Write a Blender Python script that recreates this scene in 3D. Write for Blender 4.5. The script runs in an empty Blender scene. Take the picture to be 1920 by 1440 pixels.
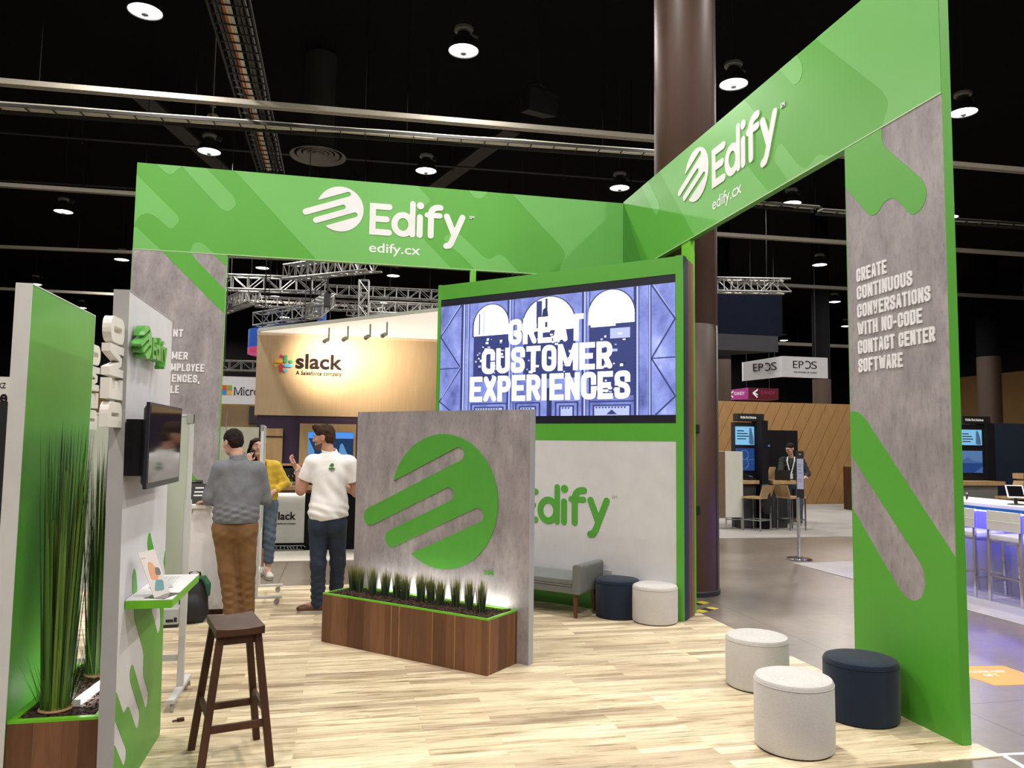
import bpy, bmesh, math, random
import numpy as np
from mathutils import Vector, Matrix
from mathutils.geometry import tessellate_polygon

SC = bpy.context.scene
COL = SC.collection
PI = math.pi
RND = random.Random(7)

# ------------------------------------------------------------------ camera, world, exposure
def make_camera():
    yaw, pit, rol = (math.radians(a) for a in (12.409, 4.441, 0.7597))
    f = Vector((math.sin(yaw)*math.cos(pit), math.cos(yaw)*math.cos(pit), math.sin(pit)))
    r0 = Vector((math.cos(yaw), -math.sin(yaw), 0)); u0 = r0.cross(f)
    r = r0*math.cos(rol) + u0*math.sin(rol); u = u0*math.cos(rol) - r0*math.sin(rol)
    cd = bpy.data.cameras.new('camera'); cd.sensor_width = 36; cd.lens = 36*1442/1920; cd.clip_end = 300
    co = bpy.data.objects.new('camera', cd); COL.objects.link(co)
    m = Matrix((r, u, -f)).transposed().to_4x4(); m.translation = Vector((0, 0, 1.65))
    co.matrix_world = m
    SC.camera = co
make_camera()
w = bpy.data.worlds.new('hall_air'); SC.world = w; w.use_nodes = True
w.node_tree.nodes['Background'].inputs[0].default_value = (1, .97, .93, 1)
w.node_tree.nodes['Background'].inputs[1].default_value = 0.004
SC.view_settings.view_transform = 'Standard'; SC.view_settings.look = 'None'
SC.view_settings.gamma = 1; SC.view_settings.use_curve_mapping = False
SC.view_settings.exposure = 0.0
SC.cycles.use_denoising = True
SC.cycles.max_bounces = 8; SC.cycles.diffuse_bounces = 4; SC.cycles.glossy_bounces = 4
SC.cycles.sample_clamp_indirect = 6
LAMP_W = 115.0          # watts of one high-bay lamp

# ------------------------------------------------------------------ materials
def srgb(r, g, b):
    return tuple(((c/255)/12.92 if c/255 <= .04045 else ((c/255+.055)/1.055)**2.4) for c in (r, g, b))
MATS = {}
def pm(name, col, rough=.5, metal=0, spec=.5, bump=None, var=None, sheen=0):
    """principled material; var=(scale, amount, stretch) mottles the colour, bump=(scale, strength)"""
    if name in MATS: return MATS[name]
    m = bpy.data.materials.new(name); m.use_nodes = True; MATS[name] = m
    nt = m.node_tree; b = nt.nodes['Principled BSDF']
    b.inputs['Base Color'].default_value = (*col, 1); b.inputs['Roughness'].default_value = rough
    b.inputs['Metallic'].default_value = metal; b.inputs['Specular IOR Level'].default_value = spec
    if sheen: b.inputs['Sheen Weight'].default_value = sheen
    tc = nt.nodes.new('ShaderNodeTexCoord')
    if var or True:
        sc, am, st = var or (6, .05, (1, 1, 1))
        mp = nt.nodes.new('ShaderNodeMapping'); mp.inputs['Scale'].default_value = st
        no = nt.nodes.new('ShaderNodeTexNoise'); no.inputs['Scale'].default_value = sc; no.inputs['Detail'].default_value = 5
        hs = nt.nodes.new('ShaderNodeMapRange'); hs.inputs[1].default_value = .25; hs.inputs[2].default_value = .75
        hs.inputs[3].default_value = 1-am; hs.inputs[4].default_value = 1+am
        mx = nt.nodes.new('ShaderNodeMix'); mx.data_type = 'RGBA'; mx.blend_type = 'MULTIPLY'; mx.inputs[0].default_value = 1
        mx.inputs[6].default_value = (*col, 1)
        nt.links.new(tc.outputs['Object'], mp.inputs[0]); nt.links.new(mp.outputs[0], no.inputs['Vector'])
        nt.links.new(no.outputs['Fac'], hs.inputs[0]); nt.links.new(hs.outputs[0], mx.inputs[7])
        nt.links.new(mx.outputs[2], b.inputs['Base Color'])
    if bump:
        n2 = nt.nodes.new('ShaderNodeTexNoise'); n2.inputs['Scale'].default_value = bump[0]; n2.inputs['Detail'].default_value = 3
        bp = nt.nodes.new('ShaderNodeBump'); bp.inputs['Strength'].default_value = bump[1]; bp.inputs['Distance'].default_value = .004
        nt.links.new(tc.outputs['Object'], n2.inputs['Vector']); nt.links.new(n2.outputs['Fac'], bp.inputs['Height'])
        nt.links.new(bp.outputs[0], b.inputs['Normal'])
    return m
def em(name, col, st, sample=True):
    if name in MATS: return MATS[name]
    m = bpy.data.materials.new(name); m.use_nodes = True; MATS[name] = m
    b = m.node_tree.nodes['Principled BSDF']
    b.inputs['Base Color'].default_value = (*[min(c, 1)*.12 for c in col], 1); b.inputs['Roughness'].default_value = .4
    b.inputs['Emission Color'].default_value = (*col, 1); b.inputs['Emission Strength'].default_value = st
    if not sample: m.cycles.emission_sampling = 'NONE'
    return m
def ramp(nt, fac, stops):
    r = nt.nodes.new('ShaderNodeValToRGB'); e = r.color_ramp.elements
    while len(e) < len(stops): e.new(.5)
    for k, (p, c) in enumerate(stops): e[k].position = p; e[k].color = (*c, 1)
    nt.links.new(fac, r.inputs[0]); return r.outputs[0]
def node(nt, t, **kw):
    n = nt.nodes.new(t)
    for k, v in kw.items():
        if k.startswith('_'): n.inputs[int(k[1:])].default_value = v
        elif hasattr(n, k): setattr(n, k, v)
        else: n.inputs[k.replace('_', ' ')].default_value = v
    return n
def base(name, rough=.5, spec=.5):
    m = bpy.data.materials.new(name); m.use_nodes = True; MATS[name] = m
    nt = m.node_tree; b = nt.nodes['Principled BSDF']
    b.inputs['Roughness'].default_value = rough; b.inputs['Specular IOR Level'].default_value = spec
    tc = nt.nodes.new('ShaderNodeTexCoord'); return m, nt, b, tc.outputs['Object']
def mapped(nt, vec, scale):
    mp = nt.nodes.new('ShaderNodeMapping'); mp.inputs['Scale'].default_value = scale
    nt.links.new(vec, mp.inputs[0]); return mp.outputs[0]
def mixc(nt, fac, a, b, mode='MIX'):
    mx = nt.nodes.new('ShaderNodeMix'); mx.data_type = 'RGBA'; mx.blend_type = mode
    for s, v in ((0, fac), (6, a), (7, b)):
        if isinstance(v, (int, float)): mx.inputs[s].default_value = v
        elif isinstance(v, tuple): mx.inputs[s].default_value = (*v, 1)
        else: nt.links.new(v, mx.inputs[s])
    return mx.outputs[2]

def concrete_panel():
    m, nt, b, v = base('printed_concrete', .55)
    n1 = node(nt, 'ShaderNodeTexNoise', Scale=3.2, Detail=8.0, Roughness=.65); nt.links.new(mapped(nt, v, (1.6, 1.6, .7)), n1.inputs['Vector'])
    n2 = node(nt, 'ShaderNodeTexNoise', Scale=26.0, Detail=6.0, Roughness=.7); nt.links.new(mapped(nt, v, (1.3, 1.3, .45)), n2.inputs['Vector'])
    c1 = ramp(nt, n1.outputs['Fac'], [(.3, srgb(124, 116, 119)), (.52, srgb(149, 141, 143)), (.7, srgb(169, 161, 161))])
    c2 = ramp(nt, n2.outputs['Fac'], [(.32, (.72, .72, .74)), (.5, (1, 1, 1)), (.75, (1.06, 1.05, 1.04))])
    nt.links.new(mixc(nt, 1.0, c1, c2, 'MULTIPLY'), b.inputs['Base Color']); return m
def plank_floor():
    m, nt, b, v = base('bleached_planks', .40, .35)
    def bricks(bw, rh, off, loc):
        br = node(nt, 'ShaderNodeTexBrick', offset=off, offset_frequency=2, squash=1.0)
        for k, val in (('Scale', 1.0), ('Mortar Size', .0010), ('Mortar Smooth', .1), ('Bias', 0.0), ('Brick Width', bw), ('Row Height', rh)): br.inputs[k].default_value = val
        br.inputs['Color1'].default_value = (0, 0, 0, 1); br.inputs['Color2'].default_value = (1, 1, 1, 1); br.inputs['Mortar'].default_value = (.5, .5, .5, 1)
        mp = nt.nodes.new('ShaderNodeMapping'); mp.inputs['Location'].default_value = loc; nt.links.new(v, mp.inputs[0]); nt.links.new(mp.outputs[0], br.inputs['Vector'])
        sc = nt.nodes.new('ShaderNodeSeparateColor'); nt.links.new(br.outputs['Color'], sc.inputs[0]); return br, sc.outputs[0]
    br, t1 = bricks(1.12, .088, .37, (.2, .03, 0)); b2, t2 = bricks(.63, .044, .61, (.1, .03, 0))
    cmb = nt.nodes.new('ShaderNodeCombineXYZ'); mul = node(nt, 'ShaderNodeMath', operation='MULTIPLY'); mul.inputs[1].default_value = 37.0
    nt.links.new(t1, mul.inputs[0]); nt.links.new(mul.outputs[0], cmb.inputs[0]); nt.links.new(mul.outputs[0], cmb.inputs[2])
    ad = node(nt, 'ShaderNodeVectorMath', operation='ADD'); nt.links.new(v, ad.inputs[0]); nt.links.new(cmb.outputs[0], ad.inputs[1])
    def nz(scale, st, det=7.0, ro=.62): n = node(nt, 'ShaderNodeTexNoise', Scale=scale, Detail=det, Roughness=ro); nt.links.new(mapped(nt, ad.outputs[0], st), n.inputs['Vector']); return n.outputs['Fac']
    c = ramp(nt, t1, [(.0, srgb(186, 169, 142)), (.3, srgb(222, 205, 172)), (.6, srgb(234, 219, 188)), (.85, srgb(208, 190, 158)), (1, srgb(178, 162, 138))])
    c = mixc(nt, .55, c, ramp(nt, t2, [(0, (.80, .78, .76)), (.5, (1, 1, 1)), (1, (1.06, 1.05, 1.03))]), 'MULTIPLY')
    c = mixc(nt, .9, c, ramp(nt, nz(1.5, (.8, 6, 1)), [(.34, (.50, .45, .40)), (.43, (.80, .76, .71)), (.52, (1, 1, 1)), (1, (1.03, 1.02, 1))]), 'MULTIPLY')
    c = mixc(nt, .85, c, ramp(nt, nz(2.6, (1.0, 15, 1), 8.0, .7), [(.34, (.26, .21, .17)), (.42, (.82, .79, .75)), (.48, (1, 1, 1))]), 'MULTIPLY')
    n3 = node(nt, 'ShaderNodeTexVoronoi', Scale=3.4); nt.links.new(mapped(nt, ad.outputs[0], (.9, 2.4, 1)), n3.inputs['Vector'])
    c = mixc(nt, .75, c, ramp(nt, n3.outputs['Distance'], [(.0, (.25, .2, .17)), (.04, (.5, .44, .38)), (.075, (1, 1, 1))]), 'MULTIPLY')
    c = mixc(nt, 1.0, c, ramp(nt, br.outputs['Fac'], [(0, (1, 1, 1)), (1, (.72, .67, .62))]), 'MULTIPLY')
    nt.links.new(c, b.inputs['Base Color']); return m
def hall_concrete():
    m, nt, b, v = base('polished_concrete', .28, .5)
    n1 = node(nt, 'ShaderNodeTexNoise', Scale=.7, Detail=8.0, Roughness=.6); nt.links.new(v, n1.inputs['Vector'])
    n2 = node(nt, 'ShaderNodeTexNoise', Scale=14.0, Detail=5.0); nt.links.new(v, n2.inputs['Vector'])
    c1 = ramp(nt, n1.outputs['Fac'], [(.3, srgb(98, 88, 76)), (.55, srgb(122, 111, 98)), (.75, srgb(140, 130, 116))])
    c2 = ramp(nt, n2.outputs['Fac'], [(.3, (.86, .86, .86)), (.6, (1, 1, 1))])
    br = node(nt, 'ShaderNodeTexBrick', offset=.0)
    for k, val in (('Scale', 1.0), ('Mortar Size', .006), ('Brick Width', 4.6), ('Row Height', 4.6)): br.inputs[k].default_value = val
    mp = nt.nodes.new('ShaderNodeMapping'); mp.inputs['Location'].default_value = (.672, .2, 0); nt.links.new(v, mp.inputs[0]); nt.links.new(mp.outputs[0], br.inputs['Vector'])
    jn = ramp(nt, br.outputs['Fac'], [(0, (1, 1, 1)), (1, (.35, .33, .3))])
    c = mixc(nt, 1.0, c1, c2, 'MULTIPLY'); c = mixc(nt, 1.0, c, jn, 'MULTIPLY')
    nt.links.new(c, b.inputs['Base Color']); return m
def walnut(name='walnut_boards', bw=.105):
    m, nt, b, v = base(name, .5, .3)
    M = lambda op, a, c=None: (lambda n: ([nt.links.new(x, n.inputs[k]) if not isinstance(x, (int, float)) else setattr(n.inputs[k], 'default_value', x) for k, x in enumerate((a, c)) if x is not None], n.outputs[0])[1])(node(nt, 'ShaderNodeMath', operation=op))
    sp = nt.nodes.new('ShaderNodeSeparateXYZ'); nt.links.new(v, sp.inputs[0])
    q = M('DIVIDE', M('ADD', sp.outputs[0], sp.outputs[1]), bw)
    wob = node(nt, 'ShaderNodeTexNoise', noise_dimensions='1D', Scale=.55, Detail=0.0); nt.links.new(q, wob.inputs['W'])
    q = M('ADD', q, M('MULTIPLY', wob.outputs['Fac'], 1.6))            # boards of uneven width
    cell = M('FLOOR', q); fr = M('FRACT', q)
    w1 = node(nt, 'ShaderNodeTexWhiteNoise', noise_dimensions='1D'); nt.links.new(cell, w1.inputs['W'])
    w2 = node(nt, 'ShaderNodeTexWhiteNoise', noise_dimensions='1D'); nt.links.new(M('ADD', cell, 71.3), w2.inputs['W'])
    c0 = ramp(nt, w1.outputs['Value'], [(0, srgb(92, 62, 42)), (.35, srgb(116, 80, 56)), (.65, srgb(104, 72, 50)), (1, srgb(128, 90, 62))])
    n2 = node(nt, 'ShaderNodeTexNoise', Scale=2.0, Detail=3.0); nt.links.new(mapped(nt, v, (1, 1, 1.6)), n2.inputs['Vector'])
    edge = M('ADD', .80, M('MULTIPLY', n2.outputs['Fac'], .16))
    sap = M('MULTIPLY', M('GREATER_THAN', fr, edge), M('GREATER_THAN', w2.outputs['Value'], .52))
    c0 = mixc(nt, sap, c0, srgb(162, 116, 72))
    n1 = node(nt, 'ShaderNodeTexNoise', Scale=9.0, Detail=7.0, Roughness=.6, Distortion=1.2); nt.links.new(mapped(nt, v, (2.6, 2.6, .22)), n1.inputs['Vector'])
    c1 = ramp(nt, n1.outputs['Fac'], [(.3, (.76, .74, .72)), (.6, (1.05, 1.02, 1))])
    ln = ramp(nt, fr, [(0, (.5, .45, .42)), (.025, (1, 1, 1))])
    nt.links.new(mixc(nt, 1.0, mixc(nt, 1.0, c0, c1, 'MULTIPLY'), ln, 'MULTIPLY'), b.inputs['Base Color']); return m
def fabric(name, col, scale=160):
    m, nt, b, v = base(name, .9, .15)
    n1 = node(nt, 'ShaderNodeTexNoise', Scale=float(scale), Detail=2.0); nt.links.new(mapped(nt, v, (.5, .5, 3.0)), n1.inputs['Vector'])
    n2 = node(nt, 'ShaderNodeTexNoise', Scale=5.0, Detail=3.0); nt.links.new(v, n2.inputs['Vector'])
    c1 = ramp(nt, n1.outputs['Fac'], [(.3, tuple(c*.90 for c in col)), (.65, tuple(min(1, c*1.05) for c in col))])
    c2 = ramp(nt, n2.outputs['Fac'], [(.3, (.93, .93, .93)), (.7, (1.03, 1.03, 1.03))])
    nt.links.new(mixc(nt, 1.0, c1, c2, 'MULTIPLY'), b.inputs['Base Color'])
    bp = node(nt, 'ShaderNodeBump', Strength=.25, Distance=.002); nt.links.new(n1.outputs['Fac'], bp.inputs['Height']); nt.links.new(bp.outputs[0], b.inputs['Normal'])
    b.inputs['Sheen Weight'].default_value = .15
    return m
def two_tone(name, zc, lo, hi, rough=.7):
    m, nt, b, v = base(name, rough, .2)
    sp = nt.nodes.new('ShaderNodeSeparateXYZ'); nt.links.new(v, sp.inputs[0])
    gt = node(nt, 'ShaderNodeMath', operation='GREATER_THAN'); gt.inputs[1].default_value = zc; nt.links.new(sp.outputs[2], gt.inputs[0])
    n1 = node(nt, 'ShaderNodeTexNoise', Scale=.6, Detail=3.0); nt.links.new(v, n1.inputs['Vector'])
    k = ramp(nt, n1.outputs['Fac'], [(.3, (.9, .9, .9)), (.7, (1, 1, 1))])
    nt.links.new(mixc(nt, 1.0, mixc(nt, gt.outputs[0], lo, hi), k, 'MULTIPLY'), b.inputs['Base Color']); return m

M_GREEN = pm('green_vinyl', (.080, .335, .028), .42, var=(2, .03, (1, 1, 1)))
M_GREENL = pm('pale_green_vinyl', (.135, .415, .085), .42, var=(2, .03, (1, 1, 1)))
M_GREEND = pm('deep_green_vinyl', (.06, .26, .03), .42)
M_GREENY = pm('lime_green_laminate', (.14, .45, .02), .35)
M_WHITE = pm('white_vinyl', (.74, .725, .735), .5)
M_WLAM = pm('white_laminate', (.63, .62, .66), .45)
M_OFFW = pm('offwhite_paint', (.60, .585, .55), .5)
M_GREYEDGE = pm('grey_edge_trim', (.36, .35, .34), .5)
M_CONC = concrete_panel()
M_PLANK = plank_floor()
M_HALL = hall_concrete()
M_WAL = walnut()
M_BLACK = pm('black_plastic', (.012, .012, .014), .4)
M_BLACKM = pm('matte_black_paint', (.006, .006, .007), .8, spec=.2)
M_CEIL = pm('black_ceiling_paint', (.004, .004, .005), .9, spec=.1)
M_STEEL = pm('brushed_steel', (.5, .5, .5), .3, metal=1)
M_CHROME = pm('chrome', (.75, .75, .78), .12, metal=1)
M_ALU = pm('aluminium_truss', (.30, .295, .28), .42, metal=.6)
M_CREAM = pm('cream_painted_steel', (.45, .41, .34), .5)
M_DSTEEL = pm('dark_painted_steel', (.02, .02, .02), .6)
M_NAVY = pm('navy_panel', (.012, .022, .04), .6)
M_SOIL = pm('bark_mulch', (.045, .022, .014), .95, var=(60, .7, (1, 1, 1)), bump=(90, 1.0))
M_POUFW = fabric('pale_grey_linen', (.56, .535, .515))
M_POUFN = fabric('navy_wool', (.012, .02, .038))
M_SOFA = pm('grey_leather', (.155, .165, .16), .5, bump=(30, .3))
M_LEG = pm('brown_wood_leg', (.12, .045, .02), .45)
M_DWOOD = pm('dark_stained_wood', (.062, .026, .014), .5, spec=.25, var=(14, .35, (1, 1, .15)))
M_OAK = pm('light_oak', (.42, .27, .13), .5, var=(10, .18, (1, 1, .2)))
M_SLACKW = pm('maple_veneer_wall', (.50, .36, .22), .55, var=(30, .08, (1, 1, .06)))
M_PURPLE = pm('aubergine_paint', (.030, .012, .045), .6)
M_BROWN = pm('brown_column_cladding', (.062, .029, .018), .45)
M_GLASSB = pm('frosted_whiteboard', (.50, .53, .45), .25)
M_SKIN = pm('skin', (.54, .31, .23), .55, spec=.3)
M_SKINT = pm('tanned_skin', (.46, .24, .165), .55, spec=.3)

# ------------------------------------------------------------------ geometry builder
def fillet(pts, r, n=6, closed=True, sharp=None):
    out = []; N = len(pts)
    for i in range(N):
        p = Vector(pts[i]).to_2d()
        if (not closed and i in (0, N-1)) or (sharp and sharp(p)): out.append(p); continue
        a = Vector(pts[i-1]).to_2d(); c = Vector(pts[(i+1) % N]).to_2d()
        la, lc = (a-p).length, (c-p).length
        if la < 1e-6 or lc < 1e-6: out.append(p); continue
        d = min(r, la*.49, lc*.49); s = p+(a-p)/la*d; e = p+(c-p)/lc*d
        for k in range(n+1):
            t = k/n; out.append(s*(1-t)**2 + p*2*t*(1-t) + e*t*t)
    return out
class G:
    def __init__(s): s.v = []; s.f = []; s.m = []; s.mi = 0; s.X = None
    def add(s, vs, fs):
        o = len(s.v)
        s.v += [tuple(s.X @ Vector(p)) if s.X else tuple(p) for p in vs]
        s.f += [tuple(i+o for i in f) for f in fs]; s.m += [s.mi]*len(fs); return s
    def box(s, x0, x1, y0, y1, z0, z1):
        return s.add([(x0,y0,z0),(x1,y0,z0),(x1,y1,z0),(x0,y1,z0),(x0,y0,z1),(x1,y0,z1),(x1,y1,z1),(x0,y1,z1)],
                     [(0,3,2,1),(4,5,6,7),(0,1,5,4),(1,2,6,5),(2,3,7,6),(3,0,4,7)])
    def hexa(s, b, t):      # two quads, lower and upper, counter-clockwise
        return s.add(list(b)+list(t), [(0,3,2,1),(4,5,6,7),(0,1,5,4),(1,2,6,5),(2,3,7,6),(3,0,4,7)])
    def prism(s, loops, y0, y1, ax='y'):
        """2-D loops (first outer, rest holes) in x,z extruded along y (ax='z': loops in x,y extruded along z)"""
        if not isinstance(loops[0][0], (tuple, list, Vector)): loops = [loops]
        loops = [[(p[0], p[1]) for p in L] for L in loops]
        flat = [p for L in loops for p in L]; n = len(flat)
        tris = tessellate_polygon([[Vector((a, b, 0)) for a, b in L] for L in loops])
        P = (lambda a, b, y: (a, y, b)) if ax == 'y' else (lambda a, b, y: (a, b, y))
        vs = [P(a, b, y0) for a, b in flat] + [P(a, b, y1) for a, b in flat]
        fs = [tuple(t) for t in tris] + [tuple(i+n for i in reversed(t)) for t in tris]
        o = 0
        for L in loops:
            k = len(L)
            fs += [(o+i, o+(i+1) % k, n+o+(i+1) % k, n+o+i) for i in range(k)]; o += k
        return s.add(vs, fs)
    def ring(s, rings, close=False, caps=True):
        n = len(rings[0]); vs = [p for r in rings for p in r]; fs = []
        R = len(rings)
        for k in range(R if close else R-1):
            a, b = k*n, ((k+1) % R)*n
            fs += [(a+i, a+(i+1) % n, b+(i+1) % n, b+i) for i in range(n)]
        if caps and not close: fs += [tuple(reversed(range(n))), tuple(range((R-1)*n, R*n))]
        return s.add(vs, fs)
    def tube(s, pts, r, n=8, caps=True, close=False):
        pts = [Vector(p) for p in pts]; rings = []; N = len(pts)
        rr = r if isinstance(r, (list, tuple)) else [r]*N
        ref = None
        for i, p in enumerate(pts):
            if close: d = pts[(i+1) % N]-pts[i-1]
            else: d = pts[min(i+1, N-1)]-pts[max(i-1, 0)]
            d.normalize()
            if ref is None: ref = Vector((0, 0, 1)) if abs(d.z) < .9 else Vector((1, 0, 0))
            a = d.cross(ref).normalized(); b = d.cross(a).normalized(); ref = a.cross(d) if False else ref
            rings.append([p+(a*math.cos(2*PI*k/n)+b*math.sin(2*PI*k/n))*rr[i] for k in range(n)])
        return s.ring(rings, close=close, caps=caps)
    def bar(s, a, b, wx, wy, up=(0, 0, 1), wx1=None, wy1=None):
        """square bar from a to b"""
        a, b = Vector(a), Vector(b); d = (b-a).normalized(); up = Vector(up)
        if abs(d.dot(up)) > .98: up = Vector((0, 1, 0))
        x = d.cross(up).normalized(); y = x.cross(d)
        wx1 = wx if wx1 is None else wx1; wy1 = wy if wy1 is None else wy1
        q = lambda c, p, r: [c-x*p/2-y*r/2, c+x*p/2-y*r/2, c+x*p/2+y*r/2, c-x*p/2+y*r/2]
        return s.ring([q(a, wx, wy), q(b, wx1, wy1)])
    def lathe(s, prof, n=32, c=(0, 0, 0), sy=1.0, caps=True):
        rings = [[(c[0]+r*math.cos(2*PI*k/n), c[1]+r*math.sin(2*PI*k/n)*sy, c[2]+z) for k in range(n)] for r, z in prof]
        return s.ring(rings, caps=caps)
    def ball(s, c, r, n=16):
        r = r if isinstance(r, (tuple, list)) else (r, r, r); k = max(6, n//2); c = Vector(c)
        rings = [[(c[0]+r[0]*math.sin(PI*(j+.02)/(k+.04))*math.cos(2*PI*i/n), c[1]+r[1]*math.sin(PI*(j+.02)/(k+.04))*math.sin(2*PI*i/n), c[2]-r[2]*math.cos(PI*(j+.02)/(k+.04))) for i in range(n)] for j in range(k+1)]
        return s.ring(rings)
    def stroke(s, pts, w, y0, y1, cap='round', sq=False, closed=False):
        """thick 2-D line in x,z drawn as one mitred ribbon"""
        P = []
        for p in pts:
            p = Vector(p).to_2d()
            if not P or (p-P[-1]).length > 1e-6: P.append(p)
        if closed and (P[0]-P[-1]).length < 1e-6: P.pop()
        N = len(P); h = w/2; L = []; R = []
        for i in range(N):
            a = P[i-1] if (i or closed) else None; c = P[(i+1) % N] if (i < N-1 or closed) else None
            d0 = (P[i]-a).normalized() if a is not None else None; d1 = (c-P[i]).normalized() if c is not None else None
            d0 = d1 if d0 is None else d0; d1 = d0 if d1 is None else d1
            n0 = Vector((-d0.y, d0.x)); n1 = Vector((-d1.y, d1.x)); m = n0+n1
            if m.length < .2: L += [P[i]+n0*h, P[i]+n1*h]; R += [P[i]-n0*h, P[i]-n1*h]; continue
            m = m.normalized(); k = h/max(.3, m.dot(n0)); cr = d0.x*d1.y-d0.y*d1.x
            if m.dot(n0) < .62:       # sharp bend: bevel the outer side
                if cr > 0: L.append(P[i]+m*min(k, 1.6*h)); R += [P[i]-n0*h, P[i]-n1*h]
                else: L += [P[i]+n0*h, P[i]+n1*h]; R.append(P[i]-m*min(k, 1.6*h))
            else: L.append(P[i]+m*k); R.append(P[i]-m*k)
        s.k = (getattr(s, 'k', -1)+1) % 6; dy = (.00022 if y1 > y0 else -.00022)*s.k
        y0 -= dy; y1 -= dy
        if closed:
            A = lambda Q: abs(sum(Q[i-1].x*Q[i].y-Q[i].x*Q[i-1].y for i in range(len(Q))))
            o, q = (L, R) if A(L) > A(R) else (R, L); s.prism([o, q], y0, y1); return s
        def endcap(p, d):
            n = Vector((-d.y, d.x))
            if cap == 'round': return [p-n*h*math.cos(t)+d*h*math.sin(t) for t in np.linspace(0, PI, 9)]
            e = h*(1-.005*(s.k+1)) if cap == 'sq' else 0
            return [p-n*h+d*e, p+n*h+d*e]
        d1 = (P[-1]-P[-2]).normalized(); d0 = (P[0]-P[1]).normalized()
        s.prism(R[1 if N > 1 else 0:-1]+endcap(P[-1], d1)+list(reversed(L[1:-1]))+endcap(P[0], d0), y0, y1)
        return s
    def build(s, name, mats, parent=None, smooth=False, bevel=0, seg=2, loc=None):
        me = bpy.data.meshes.new(name); me.from_pydata(s.v, [], s.f); me.update()
        for m in (mats if isinstance(mats, (list, tuple)) else [mats]): me.materials.append(m)
        me.polygons.foreach_set('material_index', s.m)
        bm = bmesh.new(); bm.from_mesh(me); bmesh.ops.recalc_face_normals(bm, faces=bm.faces); bm.to_mesh(me); bm.free()
        o = bpy.data.objects.new(name, me); COL.objects.link(o)
        if parent: o.parent = parent
        if loc: o.location = loc
        if smooth:
            me.polygons.foreach_set('use_smooth', [True]*len(me.polygons))
            if smooth != 'all': me.set_sharp_from_angle(angle=math.radians(40))
        if bevel:
            md = o.modifiers.new('bevel', 'BEVEL'); md.width = bevel; md.segments = seg; md.limit_method = 'ANGLE'; md.angle_limit = math.radians(40)
            md.harden_normals = False
        return o
def tag(o, label, cat, group=None, kind=None):
    o['label'] = label; o['category'] = cat
    if group: o['group'] = group
    if kind: o['kind'] = kind
    return o
def thing(name, label, cat, loc=(0, 0, 0), rz=0, group=None, ry=0):
    o = bpy.data.objects.new(name, None); COL.objects.link(o); o.location = loc; o.rotation_euler = (0, ry, rz)
    o.empty_display_size = .1
    return tag(o, label, cat, group)
def struct(g, name, m):
    o = g.build(name, m); o['kind'] = 'structure'; return o
def dup(root, loc, rz=None, label=None, group=None):
    r = root.copy(); COL.objects.link(r); r.location = loc
    if rz is not None: r.rotation_euler = (0, 0, rz)
    if label: r['label'] = label
    if group: r['group'] = group
    for ch in list(root.children):
        c = ch.copy(); COL.objects.link(c); c.parent = r
        for g in ch.children:
            d = g.copy(); COL.objects.link(d); d.parent = c
    return r
# ---- lettering
_TXT = {}
def text2d(body, bold):
    key = (body, bold)
    if key in _TXT: return _TXT[key]
    cu = bpy.data.curves.new('t', 'FONT'); cu.body = body; cu.offset = bold; cu.fill_mode = 'FRONT'; cu.resolution_u = 4
    o = bpy.data.objects.new('t', cu); COL.objects.link(o)
    dg = bpy.context.evaluated_depsgraph_get(); dg.update()
    me = bpy.data.meshes.new_from_object(o.evaluated_get(dg))
    vs = [(p.co.x, p.co.y) for p in me.vertices]; fs = [tuple(p.vertices) for p in me.polygons]
    bpy.data.objects.remove(o); bpy.data.curves.remove(cu); bpy.data.meshes.remove(me)
    _TXT[key] = (vs, fs); return vs, fs
def add_text(g, body, x0, x1, z0, z1, y0, y1, bold=0.0):
    """text whose inked box fills x0..x1, z0..z1 (z1=None keeps proportion); flat front at y0 with side walls back to y1"""
    vs, fs = text2d(body, bold)
    ax, bx = min(v[0] for v in vs), max(v[0] for v in vs); az, bz = min(v[1] for v in vs), max(v[1] for v in vs)
    sx = (x1-x0)/(bx-ax); sz = sx if z1 is None else (z1-z0)/(bz-az)
    P = [(x0+(a-ax)*sx, z0+(b-az)*sz) for a, b in vs]
    n = len(P); V = [(a, y0, b) for a, b in P]; F = list(fs)
    if abs(y1-y0) > .004:
        V += [(a, y1, b) for a, b in P]
        cnt = {}
        for f in fs:
            for i in range(len(f)):
                e = (f[i], f[(i+1) % len(f)]); cnt[e] = 1
        F += [(e[0], e[1], e[1]+n, e[0]+n) for e in cnt if (e[1], e[0]) not in cnt]
    g.add(V, F)
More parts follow.
